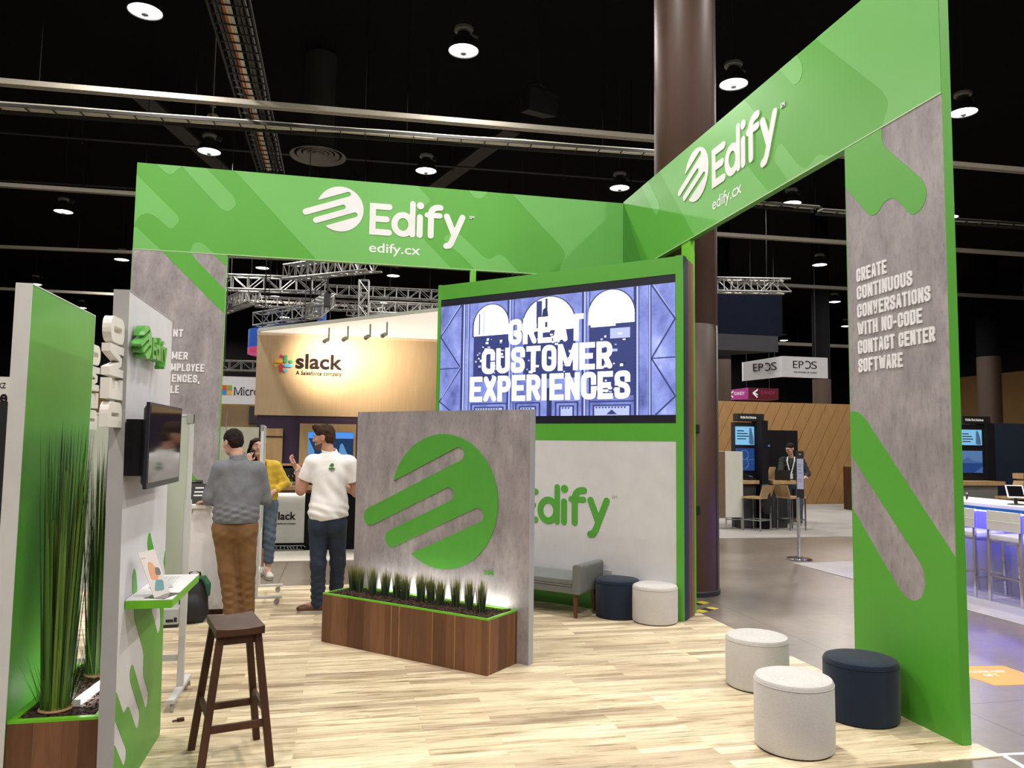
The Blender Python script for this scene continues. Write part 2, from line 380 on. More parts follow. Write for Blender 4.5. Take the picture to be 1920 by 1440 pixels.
GLY = {
 'A': [('s', [(0,0),(.42,1),(.58,1),(1,0)]), ('s', [(.25,.27),(.75,.27)])], 'C': [('r', [(1,.66),(1,1),(0,1),(0,0),(1,0),(1,.34)])],
 'D': [('q', [(0,0),(0,1)]), ('r', [(0,1),(1,1),(1,0),(0,0)])], 'E': [('q', [(1,1),(0,1),(0,0),(1,0)]), ('q', [(0,.5),(.8,.5)])],
 'F': [('q', [(1,1),(0,1),(0,0)]), ('q', [(0,.5),(.75,.5)])], 'G': [('r', [(1,.68),(1,1),(0,1),(0,0),(1,0),(1,.45),(.6,.45)])],
 'H': [('q', [(0,0),(0,1)]), ('q', [(1,0),(1,1)]), ('q', [(0,.5),(1,.5)])], 'I': [('q', [(0,0),(0,1)])], 'L': [('q', [(0,1),(0,0),(1,0)])],
 'M': [('q', [(0,0),(0,1)]), ('s', [(.04,1),(.5,.12),(.96,1)]), ('q', [(1,1),(1,0)])], 'N': [('q', [(0,0),(0,1)]), ('s', [(.02,1),(.98,0)]), ('q', [(1,0),(1,1)])],
 'O': [('o', [(0,0),(0,1),(1,1),(1,0)])], 'P': [('q', [(0,0),(0,1)]), ('r', [(0,1),(1,1),(1,.44),(0,.44)])],
 'R': [('q', [(0,0),(0,1)]), ('r', [(0,1),(1,1),(1,.47),(0,.47)]), ('s', [(.55,.47),(1,0)])], 'S': [('r', [(1,.74),(1,1),(0,1),(0,.56),(1,.44),(1,0),(0,0),(0,.26)])],
 'T': [('q', [(0,1),(1,1)]), ('q', [(.5,0),(.5,1)])], 'U': [('r', [(0,1),(0,0),(1,0),(1,1)])], 'V': [('s', [(0,1),(.46,0),(.54,0),(1,1)])],
 'W': [('s', [(0,1),(.25,0),(.5,.9),(.75,0),(1,1)])], 'X': [('s', [(0,0),(1,1)]), ('s', [(0,1),(1,0)])], 'Y': [('s', [(0,1),(.5,.45),(1,1)]), ('s', [(.5,.45),(.5,0)])],
 'K': [('q', [(0,0),(0,1)]), ('s', [(0,.45),(1,1)]), ('s', [(.3,.6),(1,0)])], 'Z': [('q', [(0,1),(1,1)]), ('s', [(1,1),(0,0)]), ('q', [(0,0),(1,0)])],
 '-': [('q', [(.1,.42),(.9,.42)])], ',': [('s', [(0,0),(-.25,-.22)])], '.': [('q', [(0,0),(0,.02)])]}
def caps(g, text, x0, x1, z0, h, y0, y1, w=.19, lw=.44, gap=.07):
    """heavy condensed capitals drawn as strokes; x1 may be None"""
    adv = lambda c: {'I': w, '.': w, ',': w, ' ': .2, 'M': lw*1.35, 'W': lw*1.4, '-': lw*.7}.get(c, lw)
    tot = sum(adv(c)+gap for c in text)-gap; k = 1.0 if x1 is None else (x1-x0)/(tot*h)
    cx = x0; sw = w*h*min(1, k*1.0) if k < 1 else w*h
    for c in text:
        a = adv(c)*h*k
        for kind, pts in GLY.get(c, []):
            P = [(cx+sw/2+px*(a-sw), z0+sw/2+pz*(h-sw)) for px, pz in pts]
            if kind == 'o':
                g.stroke(fillet(P, .75*(a-sw), 5), sw, y0, y1, closed=True)
            elif kind == 'r': g.stroke(fillet(P, .6*(a-sw), 5, closed=False), sw, y0, y1, cap='sq')
            else: g.stroke(P, sw, y0, y1, cap='sq' if kind == 'q' else 'round', sq=(kind == 'q'))
        cx += a+gap*h*k
def edify_mark(cx, cz, R, th):
    """outline of the disc cut by three slots whose two bars run out to the lower left"""
    c, s = math.cos(th), math.sin(th); P = []
    rt = lambda a, t: P.append((cx+R*(a*c-t*s), cz+R*(a*s+t*c)))
    def arc(a0, t0, r, f, e, n=10):
        for k in range(n+1): q = f+(e-f)*k/n; rt(a0+r*math.cos(q), t0+r*math.sin(q))
    S = [(.635, .428, .653), (.155, -.052, .25), (-.31, -.525, .63)]
    a0 = math.asin(.635); a1 = -math.asin(.525)
    arc(0, 0, 1, PI-a0, -PI-a1, 60)                      # over the top, down the right, to the lower left
    hi, lo, tip = S[2]; r = (hi-lo)/2; arc(tip-r, lo+r, r, -PI/2, PI/2)
    for (uh, ul, ut), (bh, bl, bt), end in ((S[1], S[2], -1.273), (S[0], S[1], -1.573)):
        top, bot = ul, bh; r = (top-bot)/2; arc(end+r, bot+r, r, 3*PI/2, PI/2)
        r = (uh-ul)/2; arc(ut-r, ul+r, r, -PI/2, PI/2)
    return P
def edify_word(g, x0, z0, h, y0, y1, sm=None):
    """rounded 'Edify'; x0,z0 = lower left of E, h = cap height"""
    w = .19
    def S(pts, w_=w, cap='round'): g.stroke([(x0+a*h, z0+b*h) for a, b in pts], w_*h, y0, y1, cap=cap, closed=cap == 'closed')
    S([(.60, .905), (.095, .905), (.095, .095), (.60, .095)]); S([(.095, .51), (.52, .51)])
    S([(1.03+.265*math.cos(2*PI*k/26), .39+.30*math.sin(2*PI*k/26)) for k in range(26)], cap='closed')
    S([(1.325, .085), (1.325, 1.07)], .175); S([(1.553, .095), (1.553, .66)])
    n = 20; g.prism([(x0+(1.563+.115*math.cos(2*PI*k/n))*h, z0+(1.03+.115*math.sin(2*PI*k/n))*h) for k in range(n)], y0, y1)
    S([(1.90, .095), (1.90, .80)]+[(2.13-.23*math.cos(a), .80+.21*math.sin(a)) for a in np.linspace(0, 1.65, 8)]+[(2.19, 1.01)])
    S([(1.78, .75), (2.18, .75)], .17)
    S([(2.40, .75), (2.64, .17)]); S([(2.90, .75), (2.56, -.08), (2.49, -.18), (2.40, -.20)])
    if sm: add_text(g, 'SM', x0+3.12*h, x0+3.28*h, z0+.73*h, z0+.83*h, y0, y1, .02)
# ------------------------------------------------------------------ smooth bodies (distance field -> surface net)
class Field:
    def __init__(s, lo, hi, h):
        s.h = h; s.lo = np.array(lo, float); n = np.ceil((np.array(hi)-s.lo)/h).astype(int)+1
        s.ax = [s.lo[i]+h*np.arange(n[i]) for i in range(3)]; s.F = np.full(tuple(n), .3, np.float32)
    def _win(s, a, b, pad):
        i0 = np.clip(np.floor((np.array(a)-pad-s.lo)/s.h).astype(int), 0, None); i1 = np.ceil((np.array(b)+pad-s.lo)/s.h).astype(int)+1
        sl = tuple(slice(int(i0[k]), int(max(i0[k], i1[k]))) for k in range(3))
        g = [s.ax[k][sl[k]] for k in range(3)]
        return sl, (g[0][:, None, None], g[1][None, :, None], g[2][None, None, :])
    def _mix(s, sl, d, k, op):
        f = s.F[sl]
        if op == 'cut': d = -d; h = np.maximum(k-np.abs(f-d), 0)/k; s.F[sl] = np.maximum(f, d)+h*h*k/4
        else: h = np.maximum(k-np.abs(f-d), 0)/k; s.F[sl] = np.minimum(f, d)-h*h*k/4
    def rc(s, a, b, ra, rb=None, k=.03, op='add'):
        rb = ra if rb is None else rb; a = np.array(a, float); b = np.array(b, float); R = max(ra, rb)
        sl, (x, y, z) = s._win(np.minimum(a, b)-R, np.maximum(a, b)+R, .07)
        d = b-a; L = max(d@d, 1e-9); t = np.clip(((x-a[0])*d[0]+(y-a[1])*d[1]+(z-a[2])*d[2])/L, 0, 1)
        q = np.sqrt((x-a[0]-t*d[0])**2+(y-a[1]-t*d[1])**2+(z-a[2]-t*d[2])**2)-(ra+(rb-ra)*t)
        s._mix(sl, q, k, op); return s
    def el(s, c, r, M=None, k=.03, op='add'):
        c = np.array(c, float); r = np.array(r, float); M = np.eye(3) if M is None else M
        ext = np.sqrt(((M*r[None, :])**2).sum(1)); sl, (x, y, z) = s._win(c-ext, c+ext, .07)
        p = [(x-c[0])*M[0, j]+(y-c[1])*M[1, j]+(z-c[2])*M[2, j] for j in range(3)]
        k0 = np.sqrt(sum((p[j]/r[j])**2 for j in range(3))); k1 = np.sqrt(sum((p[j]/r[j]**2)**2 for j in range(3)))+1e-9
        s._mix(sl, k0*(k0-1)/k1, k, op); return s
    def half(s, p, n, k=.004):          # keep the side n points to
        n = np.array(n, float); n /= np.linalg.norm(n)
        d = -((s.ax[0][:, None, None]-p[0])*n[0]+(s.ax[1][None, :, None]-p[1])*n[1]+(s.ax[2][None, None, :]-p[2])*n[2])
        s.F = np.maximum(s.F, d).astype(np.float32); return s
    def wrinkle(s, amp, freq, dirs, zr=None, seed=0):
        x, y, z = s.ax[0][:, None, None], s.ax[1][None, :, None], s.ax[2][None, None, :]; rs = np.random.RandomState(seed)
        n = 0
        for d in dirs:
            ph = rs.rand()*6; wob = .9*np.sin(5.3*(x*d[1]+y*.7+z*d[0])+ph)+.5*np.sin(11*(x-.6*z)+2*ph)
            n = n+np.sin(freq*(d[0]*x+d[1]*y+d[2]*z)+1.6*wob+ph)
        n = n/len(dirs)
        wz = 1.0 if zr is None else np.exp(-((z-zr[0])/zr[1])**2)
        s.F = (s.F+amp*n*wz).astype(np.float32); return s
    def mesh(s, org=(0, 0, 0)):
        F = s.F; F[[0, -1]] = .3; F[:, [0, -1]] = .3; F[:, :, [0, -1]] = .3
        n = np.array(F.shape)-1; ins = F < 0
        c = [(i, j, k) for i in (0, 1) for j in (0, 1) for k in (0, 1)]
        cs = lambda A, o: A[o[0]:o[0]+n[0], o[1]:o[1]+n[1], o[2]:o[2]+n[2]]
        cnt = sum(cs(ins, o).astype(np.int8) for o in c); act = (cnt > 0) & (cnt < 8)
        idx = np.argwhere(act); vid = np.full(tuple(n), -1, np.int64); vid[act] = np.arange(len(idx))
        val = np.stack([cs(F, o)[act] for o in c], 1).astype(np.float64); pos = np.zeros((len(idx), 3)); num = np.zeros(len(idx))
        for a in range(8):
            for b in range(a+1, 8):
                if sum(abs(c[a][i]-c[b][i]) for i in range(3)) != 1: continue
                m = (val[:, a] < 0) != (val[:, b] < 0); t = val[m, a]/(val[m, a]-val[m, b])
                pos[m] += np.array(c[a])+t[:, None]*(np.array(c[b])-np.array(c[a])); num[m] += 1
        V = (idx+pos/num[:, None])*s.h+s.lo-np.array(org); Q = []
        for ax in range(3):
            o = [slice(None)]*3; p = [slice(None)]*3; o[ax] = slice(0, -1); p[ax] = slice(1, None)
            A, B = ins[tuple(o)], ins[tuple(p)]; cr = np.argwhere(A != B); u, v = (ax+1) % 3, (ax+2) % 3
            cr = cr[(cr[:, u] > 0) & (cr[:, v] > 0) & (cr[:, u] < n[u]) & (cr[:, v] < n[v])]
            fl = A[tuple(cr.T)]
            def cell(du, dv): e = cr.copy(); e[:, u] -= du; e[:, v] -= dv; return vid[tuple(e.T)]
            q = np.stack([cell(1, 1), cell(0, 1), cell(0, 0), cell(1, 0)], 1); q[~fl] = q[~fl][:, ::-1]; Q.append(q)
        return V, np.concatenate(Q)
    def build(s, name, m, parent, org):
        V, Q = s.mesh(org); me = bpy.data.meshes.new(name); me.from_pydata(V.tolist(), [], Q.tolist())
        me.materials.append(m); me.polygons.foreach_set('use_smooth', [True]*len(me.polygons))
        o = bpy.data.objects.new(name, me); COL.objects.link(o); o.parent = parent; return o
def unit(v): v = np.array(v, float); return v/np.linalg.norm(v)
def frame(f, up=(0, 0, 1)):
    """columns: right, forward, up of something that looks along f"""
    f = unit(f); r = unit(np.cross(f, up)); return np.stack([r, f, np.cross(r, f)], 1)
def hand(F, W, d, nrm, side, curl=.5, spread=.01, sc=1.0, k=.010):
    """wrist W, direction d, palm normal nrm, side = +-1 thumb side; five fingers with two bends"""
    W = np.array(W, float); d = unit(d); a = unit(np.cross(d, nrm))*side; nrm = unit(np.cross(a, d))*side
    if nrm @ unit(nrm) < 0: nrm = -nrm
    F.rc(W-d*.03*sc, W+d*.03*sc, .026*sc, .027*sc, k=.02)
    F.el(W+d*.055*sc, np.array([.040, .052, .016])*sc, np.stack([a, d, nrm], 1), k=.015)
    for i, (o, L) in enumerate(((.030, .072), (.010, .082), (-.010, .077), (-.029, .060))):
        p = W+d*.092*sc+a*o*sc; q = d+a*(o*spread/.01*.25)
        c = curl*(1+.12*i); L1, L2, L3 = L*.45*sc, L*.32*sc, L*.25*sc
        for Ls, ang in ((L1, c*.5), (L2, c*1.3), (L3, c*1.9)):
            e = p+(unit(q)*math.cos(ang)+nrm*math.sin(ang))*Ls; F.rc(p, e, .0088*sc, .0080*sc, k=.005); p = e
    p = W+d*.028*sc+a*.030*sc; e = p+(d*.55+a*.75+nrm*.25)*.042*sc; F.rc(p, e, .013*sc, .0105*sc, k=.01)
    F.rc(e, e+unit(d*.9+a*.15+nrm*.35)*.032*sc, .0100*sc, .0085*sc, k=.006)
def head(F, c, M, sc=1.0, ears=True, fem=False):
    """c = centre of the skull; M = columns right, forward, up"""
    P = lambda x, y, z: np.array(c)+M@(np.array([x, y, z])*sc)
    E = lambda p, r, k=.02, op='add': F.el(P(*p), np.array(r)*sc, M, k=k*sc, op=op)
    E((0, -.012, .022), (.074, .094, .086)); E((0, .030, -.030), (.060, .062, .085), .03)
    E((0, .048, -.085), (.040 if fem else .046, .038, .030), .03)                       # jaw
    E((0, .078, -.098), (.018, .014, .014), .02)                                        # chin
    E((0, .080, .026), (.052, .014, .012), .02)                                         # brow
    for s in (-1, 1):
        E((s*.032, .096, .006), (.017, .014, .010), .012, 'cut'); E((s*.031, .082, .004), (.0145, .0125, .011), .006)
        E((s*.044, .066, -.026), (.020, .018, .016), .02)
        if ears: E((s*.075, -.008, -.012), (.010, .020, .033), .008); E((s*.083, -.002, -.010), (.006, .010, .018), .006, 'cut')
    F.rc(P(0, .094, .016), P(0, .112, -.024), .008*sc, .013*sc, k=.012); E((-.011, .100, -.030), (.009, .010, .007), .008); E((.011, .100, -.030), (.009, .010, .007), .008)
    E((0, .090, -.056), (.024, .010, .0055), .008); E((0, .088, -.067), (.021, .010, .0065), .008)
    return P
def face_parts(P, M, parent, org, brow, lip, fem=False):
    """eyes, brows and mouth as small parts laid on the face"""
    O = np.array(org)
    for s in (-1, 1):
        g = G(); g.ball(P(s*.031, .0865, .0055)-O, (.0085, .0075, .0062), 12); e = g.build('eye', pm('eye_white', (.6, .57, .54), .2), parent, 'all')
        g = G(); g.ball(P(s*.031, .0922, .0055)-O, .0045, 10); g.build('iris', pm('dark_iris', (.03, .018, .012), .2), e, 'all')
        g = G(); g.tube([P(s*.014, .098, .024)-O, P(s*.032, .098, .030)-O, P(s*.050, .086, .025)-O], [.0028, .0034, .0018], 6); g.build('eyebrow', brow, parent, 'all')
    g = G(); g.tube([P(-.022, .094, -.0615)-O, P(-.010, .0995, -.060)-O, P(0, .100, -.061)-O, P(.010, .0995, -.060)-O, P(.022, .094, -.0615)-O], [.002, .0042, .004, .0042, .002], 8)
    g.build('mouth', lip, parent, 'all')
M_LIP = pm('lip', (.36, .10, .08), .4); M_HAIRD = pm('dark_brown_hair', (.014, .008, .006), .7, spec=.15, var=(40, .5, (1, 1, .4)), bump=(120, .8))
M_HAIRB = pm('brown_hair', (.040, .020, .011), .7, spec=.15, var=(40, .5, (1, 1, .4)), bump=(120, .8))
M_LEATHER = pm('brown_leather', (.10, .035, .015), .5); M_SOLE = pm('pale_rubber_sole', (.42, .38, .32), .7)

def person_box(h, lo, hi): return Field(lo, hi, h)
def shoe_pair(parent, org, feet, m, sole, h=.007):
    for (ax, ay), (dx, dy) in feet:
        f = unit((dx, dy, 0)); M = frame(f)
        F = Field((ax-.24, ay-.24, -.01), (ax+.24, ay+.24, .16), h); A = np.array((ax, ay, 0))
        F.rc(A-f*.05+(0, 0, .055), A+f*.12+(0, 0, .045), .042, .036, k=.02); F.rc(A-f*.03+(0, 0, .07), A-f*.02+(0, 0, .11), .044, .04, k=.02); F.el(A+f*.15+(0, 0, .04), (.044, .055, .032), M, k=.02)
        F.half((0, 0, .022), (0, 0, 1)); sh = F.build('shoe', m, parent, org)
        g = G(); c, s_ = f[0], f[1]
        pts = [(-.09, -.036), (-.095, 0), (-.09, .036), (.02, .04), (.12, .045), (.18, .03), (.205, 0), (.18, -.03), (.12, -.045), (.02, -.04)]
        g.prism([(ax-org[0]+c*a-s_*b, ay-org[1]+s_*a+c*b) for a, b in fillet(pts, .03)], 0.0, .026, ax='z'); g.build('sole', sole, sh)

def make_gray_man():
    org = (-.93, 7.60, 0); t = thing('person', 'man in grey quarter-zip pullover and tan trousers, back turned, working at the white counter', 'person', org)
    lo, hi = (-1.45, 7.25, -.02), (-.50, 8.15, 1.82)
    hd = frame((-.62, .74, -.26)); hc = np.array((-1.0, 7.66, 1.635))
    shl, shr, ell, elr = (-1.095, 7.60, 1.375), (-.755, 7.62, 1.370), (-1.175, 7.60, 1.115), (-.695, 7.70, 1.10)
    wl, wr = (-1.225, 7.80, 1.065), (-.86, 7.92, 1.085)
    hl, hr, kl, kr, al, ar = (-1.035, 7.60, .84), (-.845, 7.60, .84), (-.985, 7.57, .45), (-.825, 7.60, .45), (-.93, 7.56, .08), (-.81, 7.62, .08)
    F = Field(lo, hi, .0075)
    F.rc((-.93, 7.60, 1.40), (-.955, 7.63, 1.55), .062, .058, k=.04); P = head(F, hc, hd)
    F.el((-.93, 7.60, 1.22), (.165, .11, .24)); F.el((-.935, 7.60, .95), (.165, .115, .16))
    for a, b, c_ in ((shl, ell, wl), (shr, elr, wr)): F.rc(a, b, .055, .045); F.rc(b, c_, .043, .028)
    hand(F, wl, (-.55, .80, -.05), (0, 0, -1), 1, .35); hand(F, wr, (-.75, .65, -.05), (0, 0, -1), -1, .35)
    for a, b, c_, tx in ((hl, kl, al, -.03), (hr, kr, ar, -.01)): F.rc(a, b, .085, .058); F.rc(b, c_, .055, .04); F.rc(c_, (c_[0]+tx, c_[1]+.16, .045), .04, .032)
    F.build('body', M_SKIN, t, org)
    face_parts(P, hd, t, org, M_HAIRD, M_LIP)
    H = Field(hc-.22, hc+.22, .006)
    H.el(hc+hd@np.array((0, -.016, .034)), (.082, .100, .088), hd, k=.02).el(hc+hd@np.array((0, -.055, -.02)), (.070, .055, .065), hd, k=.03)
    H.half(hc+hd@np.array((0, .050, .020)), hd@np.array((0, -.75, .68))); H.half(hc+hd@np.array((0, -.02, -.075)), hd@np.array((0, -.3, 1)))
    for s in (-1, 1): H.el(hc+hd@np.array((s*.085, .006, -.03)), (.03, .035, .045), hd, k=.01, op='cut')
    H.wrinkle(.0035, 150, [(1, .3, .2), (.2, 1, .5), (.4, -.5, 1)]); H.build('hair', M_HAIRD, t, org)
    S = Field(lo, hi, .0075)
    S.el((-.925, 7.60, 1.27), (.178, .118, .19), k=.06).el((-.93, 7.595, 1.10), (.200, .140, .19), k=.08).el((-.935, 7.595, .94), (.206, .165, .16), k=.08)
    S.rc((-1.06, 7.60, 1.385), (-.79, 7.61, 1.380), .068, k=.06).rc((-.93, 7.60, 1.40), (-.94, 7.615, 1.475), .090, .070, k=.05)
    for a, b, c_ in ((shl, ell, wl), (shr, elr, wr)): S.rc(a, b, .076, .062, k=.05); S.rc(b, np.array(b)*.12+np.array(c_)*.88, .060, .042, k=.03)
    S.wrinkle(.0065, 105, [(.3, .2, 1), (-.45, .2, .85)], (.97, .085), 3).wrinkle(.0045, 62, [(.9, .3, .4), (-.75, .3, .6)], (1.18, .16), 5)
    S.half((0, 0, .888), (0, 0, 1)); S.half((-.945, 7.61, 1.492), (.10, -.05, -1)); S.rc((-.94, 7.615, 1.47), (-.945, 7.62, 1.56), .060, .066, k=.004, op='cut')
    m = pm('grey_knit', (.145, .15, .165), .85, var=(30, .10, (1, 1, 1)), bump=(220, .25)); S.build('pullover', m, t, org)
    C = Field((-1.06, 7.48, 1.42), (-.82, 7.74, 1.56), .005)
    C.rc((-.935, 7.605, 1.455), (-.945, 7.615, 1.505), .080, .074, k=.01).rc((-.935, 7.605, 1.40), (-.948, 7.62, 1.60), .060, .066, k=.004, op='cut'); C.half((-.94, 7.61, 1.525), (.1, .2, -1)); C.half((0, 0, 1.45), (0, 0, 1)); C.build('collar', m, t, org)
    T = Field(lo, hi, .0075)
    T.el((-.935, 7.60, .87), (.188, .135, .15), k=.06).el((-1.025, 7.565, .80), (.098, .115, .11), k=.05).el((-.85, 7.57, .80), (.098, .115, .11), k=.05)
    for a, b, c_ in ((hl, kl, al), (hr, kr, ar)): T.rc(a, b, .108, .080, k=.035); T.rc(b, (c_[0], c_[1], .075), .079, .070, k=.03)
    T.wrinkle(.0055, 95, [(.25, .2, 1), (-.45, .2, .9)], (.22, .20), 2).wrinkle(.004, 85, [(.5, .2, .8), (-.6, .2, .8)], (.74, .14), 9)
    T.half((0, 0, .925), (0, 0, -1)); T.half((0, 0, .035), (0, 0, 1)); T.build('trousers', pm('tan_cotton', (.17, .085, .028), .85, var=(20, .10, (1, 1, 1)), bump=(260, .2)), t, org)
    shoe_pair(t, org, [((-.93, 7.57), (-.2, 1)), ((-.81, 7.63), (-.05, 1))], M_LEATHER, M_SOLE)
make_gray_man()

def make_white_man():
    org = (-.09, 7.78, 0); t = thing('person', 'man in white T-shirt and dark jeans, hands raised, facing away beside the concrete logo panel', 'person', org)
    lo, hi = (-.62, 7.42, -.02), (.32, 8.25, 1.90)
    hd = frame((-.95, .30, -.12)); hc = np.array((-.165, 7.80, 1.69))
    shl, shr, ell, elr = (-.275, 7.80, 1.44), (.085, 7.77, 1.435), (-.375, 7.84, 1.17), (.165, 7.80, 1.15)
    wl, wr = (-.415, 7.99, 1.375), (.02, 8.03, 1.20)
    hl, hr, kl, kr, al, ar = (-.195, 7.79, .86), (-.02, 7.79, .86), (-.185, 7.76, .47), (.0, 7.84, .47), (-.175, 7.80, .08), (-.012, 7.92, .08)
    F = Field(lo, hi, .0070)
    F.rc((-.10, 7.78, 1.46), (-.135, 7.79, 1.60), .060, .056, k=.04); P = head(F, hc, hd)
    F.el((-.10, 7.78, 1.28), (.16, .10, .24)); F.el((-.10, 7.78, .98), (.15, .105, .16))
    for a, b, c_ in ((shl, ell, wl), (shr, elr, wr)): F.rc(a, b, .055, .047); F.rc(b, c_, .047, .029)
    hand(F, wl, (-.62, .25, .55), (.5, .3, .8), -1, .75, .004); hand(F, wr, (-.85, .5, .2), (0, -.3, 1), 1, .6)
    for a, b, c_, d in ((hl, kl, al, (-.15, .02)), (hr, kr, ar, (-.1, .12))): F.rc(a, b, .08, .056); F.rc(b, c_, .054, .04); F.rc(c_, (c_[0]+d[0], c_[1]+d[1], .045), .04, .032)
    F.build('body', M_SKINT, t, org); face_parts(P, hd, t, org, M_HAIRB, M_LIP)
    H = Field(hc-.22, hc+.22, .006)
    H.el(hc+hd@np.array((0, -.010, .042)), (.080, .102, .088), hd, k=.02).el(hc+hd@np.array((0, -.050, -.015)), (.068, .056, .065), hd, k=.03).rc(hc+hd@np.array((-.04, .07, .105)), hc+hd@np.array((.04, .07, .10)), .030, k=.03)
    H.half(hc+hd@np.array((0, .062, .030)), hd@np.array((0, -.70, .72))); H.half(hc+hd@np.array((0, -.02, -.062)), hd@np.array((0, -.25, 1)))
    for s in (-1, 1): H.el(hc+hd@np.array((s*.085, .006, -.03)), (.03, .035, .048), hd, k=.01, op='cut')
    H.wrinkle(.004, 140, [(1, .3, .2), (.2, 1, .5), (.4, -.5, 1)], None, 4); H.build('hair', M_HAIRB, t, org)
    B = Field(hc-.2, hc+.2, .006)
    B.el(hc+hd@np.array((0, .030, -.030)), (.0650, .0665, .0905), hd, k=.03).el(hc+hd@np.array((0, .048, -.085)), (.0520, .0440, .037), hd, k=.03).el(hc+hd@np.array((0, .078, -.098)), (.024, .020, .020), hd, k=.02)
    B.half(hc+hd@np.array((0, 0, -.052)), hd@np.array((0, -.25, -1))); B.rc(hc+hd@np.array((-.02, .11, -.045)), hd@np.array((.02, .11, -.045))+hc, .030, k=.004, op='cut')
    B.build('beard', pm('short_beard', (.10, .045, .025), .8), t, org)
    S = Field(lo, hi, .0070)
    S.el((-.095, 7.78, 1.33), (.178, .122, .19), k=.06).el((-.10, 7.78, 1.10), (.175, .128, .22), k=.08).el((-.105, 7.78, .95), (.190, .158, .16), k=.08)
    S.rc((-.235, 7.79, 1.455), (.045, 7.775, 1.45), .062, k=.06).rc((-.10, 7.78, 1.47), (-.105, 7.78, 1.50), .085, .080, k=.05)
    for a, b, q in ((shl, ell, .62), (shr, elr, .62)):
        e = np.array(a)*(1-q)+np.array(b)*q; S.rc(a, e, .076, .074, k=.05)
    S.wrinkle(.0075, 85, [(.45, .2, .85), (.25, .2, 1)], (.96, .085), 3).wrinkle(.0055, 58, [(.85, .2, .5), (.65, .3, .65)], (1.16, .17), 6)
    S.half((-.10, 7.78, .895), (-.16, 0, 1)); S.rc((-.105, 7.785, 1.50), (-.125, 7.785, 1.64), .066, .070, k=.006, op='cut')
    for a, b in ((shl, ell), (shr, elr)):
        A, Bq = np.array(a), np.array(b); e = A*.38+Bq*.62; dd = unit(Bq-A); sl, (x, y, z) = S._win(e-.14, e+.16, .0)
        near = np.sqrt((x-e[0])**2+(y-e[1])**2+(z-e[2])**2) < .13
        pl_ = (x-e[0])*dd[0]+(y-e[1])*dd[1]+(z-e[2])*dd[2]
        arm = (x-A[0])*dd[2]-(z-A[2])*dd[0]
        S.F[sl] = np.where(near & (np.abs(arm) < .085), np.maximum(S.F[sl], pl_), S.F[sl])
    ws = pm('white_cotton', (.78, .75, .74), .85, var=(30, .04, (1, 1, 1)), bump=(240, .2)); sh = S.build('t_shirt', ws, t, org)
    g = G()
    g.X = Matrix.Translation((-.085-org[0], 7.661-org[1], 1.405)) @ Matrix.Rotation(-.06, 4, 'X')
    g.prism(edify_mark(.004, .018, .016, .36), -.006, .012); edify_word(g, -.026, -.028, .020, -.006, .012); add_text(g, 'edify.cx', -.008, .014, -.043, -.036, -.006, .012, .0)
    g.build('back_print', M_GREEND, sh)
    L = Field((-.30, 7.60, 1.44), (.12, 7.98, 1.66), .005)
    L.rc((-.108, 7.78, 1.535), (-.118, 7.785, 1.565), .076, .071, k=.01).rc((-.10, 7.78, 1.50), (-.13, 7.79, 1.62), .067, .064, k=.003, op='cut'); L.half((-.11, 7.78, 1.572), (0, .35, -1)); L.half((-.11, 7.78, 1.54), (0, -.35, 1)); L.build('lanyard', ws, t, org)
    W_ = np.array(wl)*.82+np.array(ell)*.18; ax = unit(np.array(wl)-np.array(ell)); a1 = unit(np.cross(ax, (0, 0, 1))); a2 = np.cross(ax, a1); g = G()
    g.tube([W_+(a1*math.cos(q)+a2*math.sin(q))*.038-np.array(org) for q in np.linspace(0, 2*PI, 20, endpoint=False)], .0075, 6, close=True)
    g.ball(W_+unit(a1*.5-np.array((0, .8, 0)))*.040-np.array(org), (.016, .016, .016), 10); g.build('wristwatch', M_CHROME, t, 'all')
    T = Field(lo, hi, .0070)
    T.el((-.108, 7.78, .89), (.165, .128, .14), k=.06).el((-.185, 7.755, .83), (.09, .11, .11), k=.05).el((-.03, 7.755, .83), (.09, .11, .11), k=.05)
    for a, b, c_ in ((hl, kl, al), (hr, kr, ar)): T.rc(a, b, .098, .074, k=.03); T.rc(b, (c_[0], c_[1], .075), .073, .066, k=.03)
    T.wrinkle(.0055, 100, [(.25, .2, 1), (-.45, .2, .9)], (.18, .18), 2).wrinkle(.0035, 85, [(.6, .2, .7), (-.6, .2, .7)], (.48, .14), 9)
    T.half((0, 0, .95), (0, 0, -1)); T.half((0, 0, .045), (0, 0, 1)); tr = T.build('jeans', pm('dark_denim', (.012, .022, .045), .8, var=(24, .25, (1, 1, .5)), bump=(260, .25)), t, org)
    g = G(); g.tube([(x-org[0], 7.639-org[1]+abs(x+.025)*.05, .905+.012*math.sin(60*x)) for x in np.linspace(-.075, .03, 6)], .0025, 5); g.build('pocket_seam', pm('denim_seam', (.03, .05, .09), .8), tr)
    shoe_pair(t, org, [((-.175, 7.79), (-1, .12)), ((-.012, 7.93), (-.75, .66))], M_LEATHER, M_SOLE)
make_white_man()

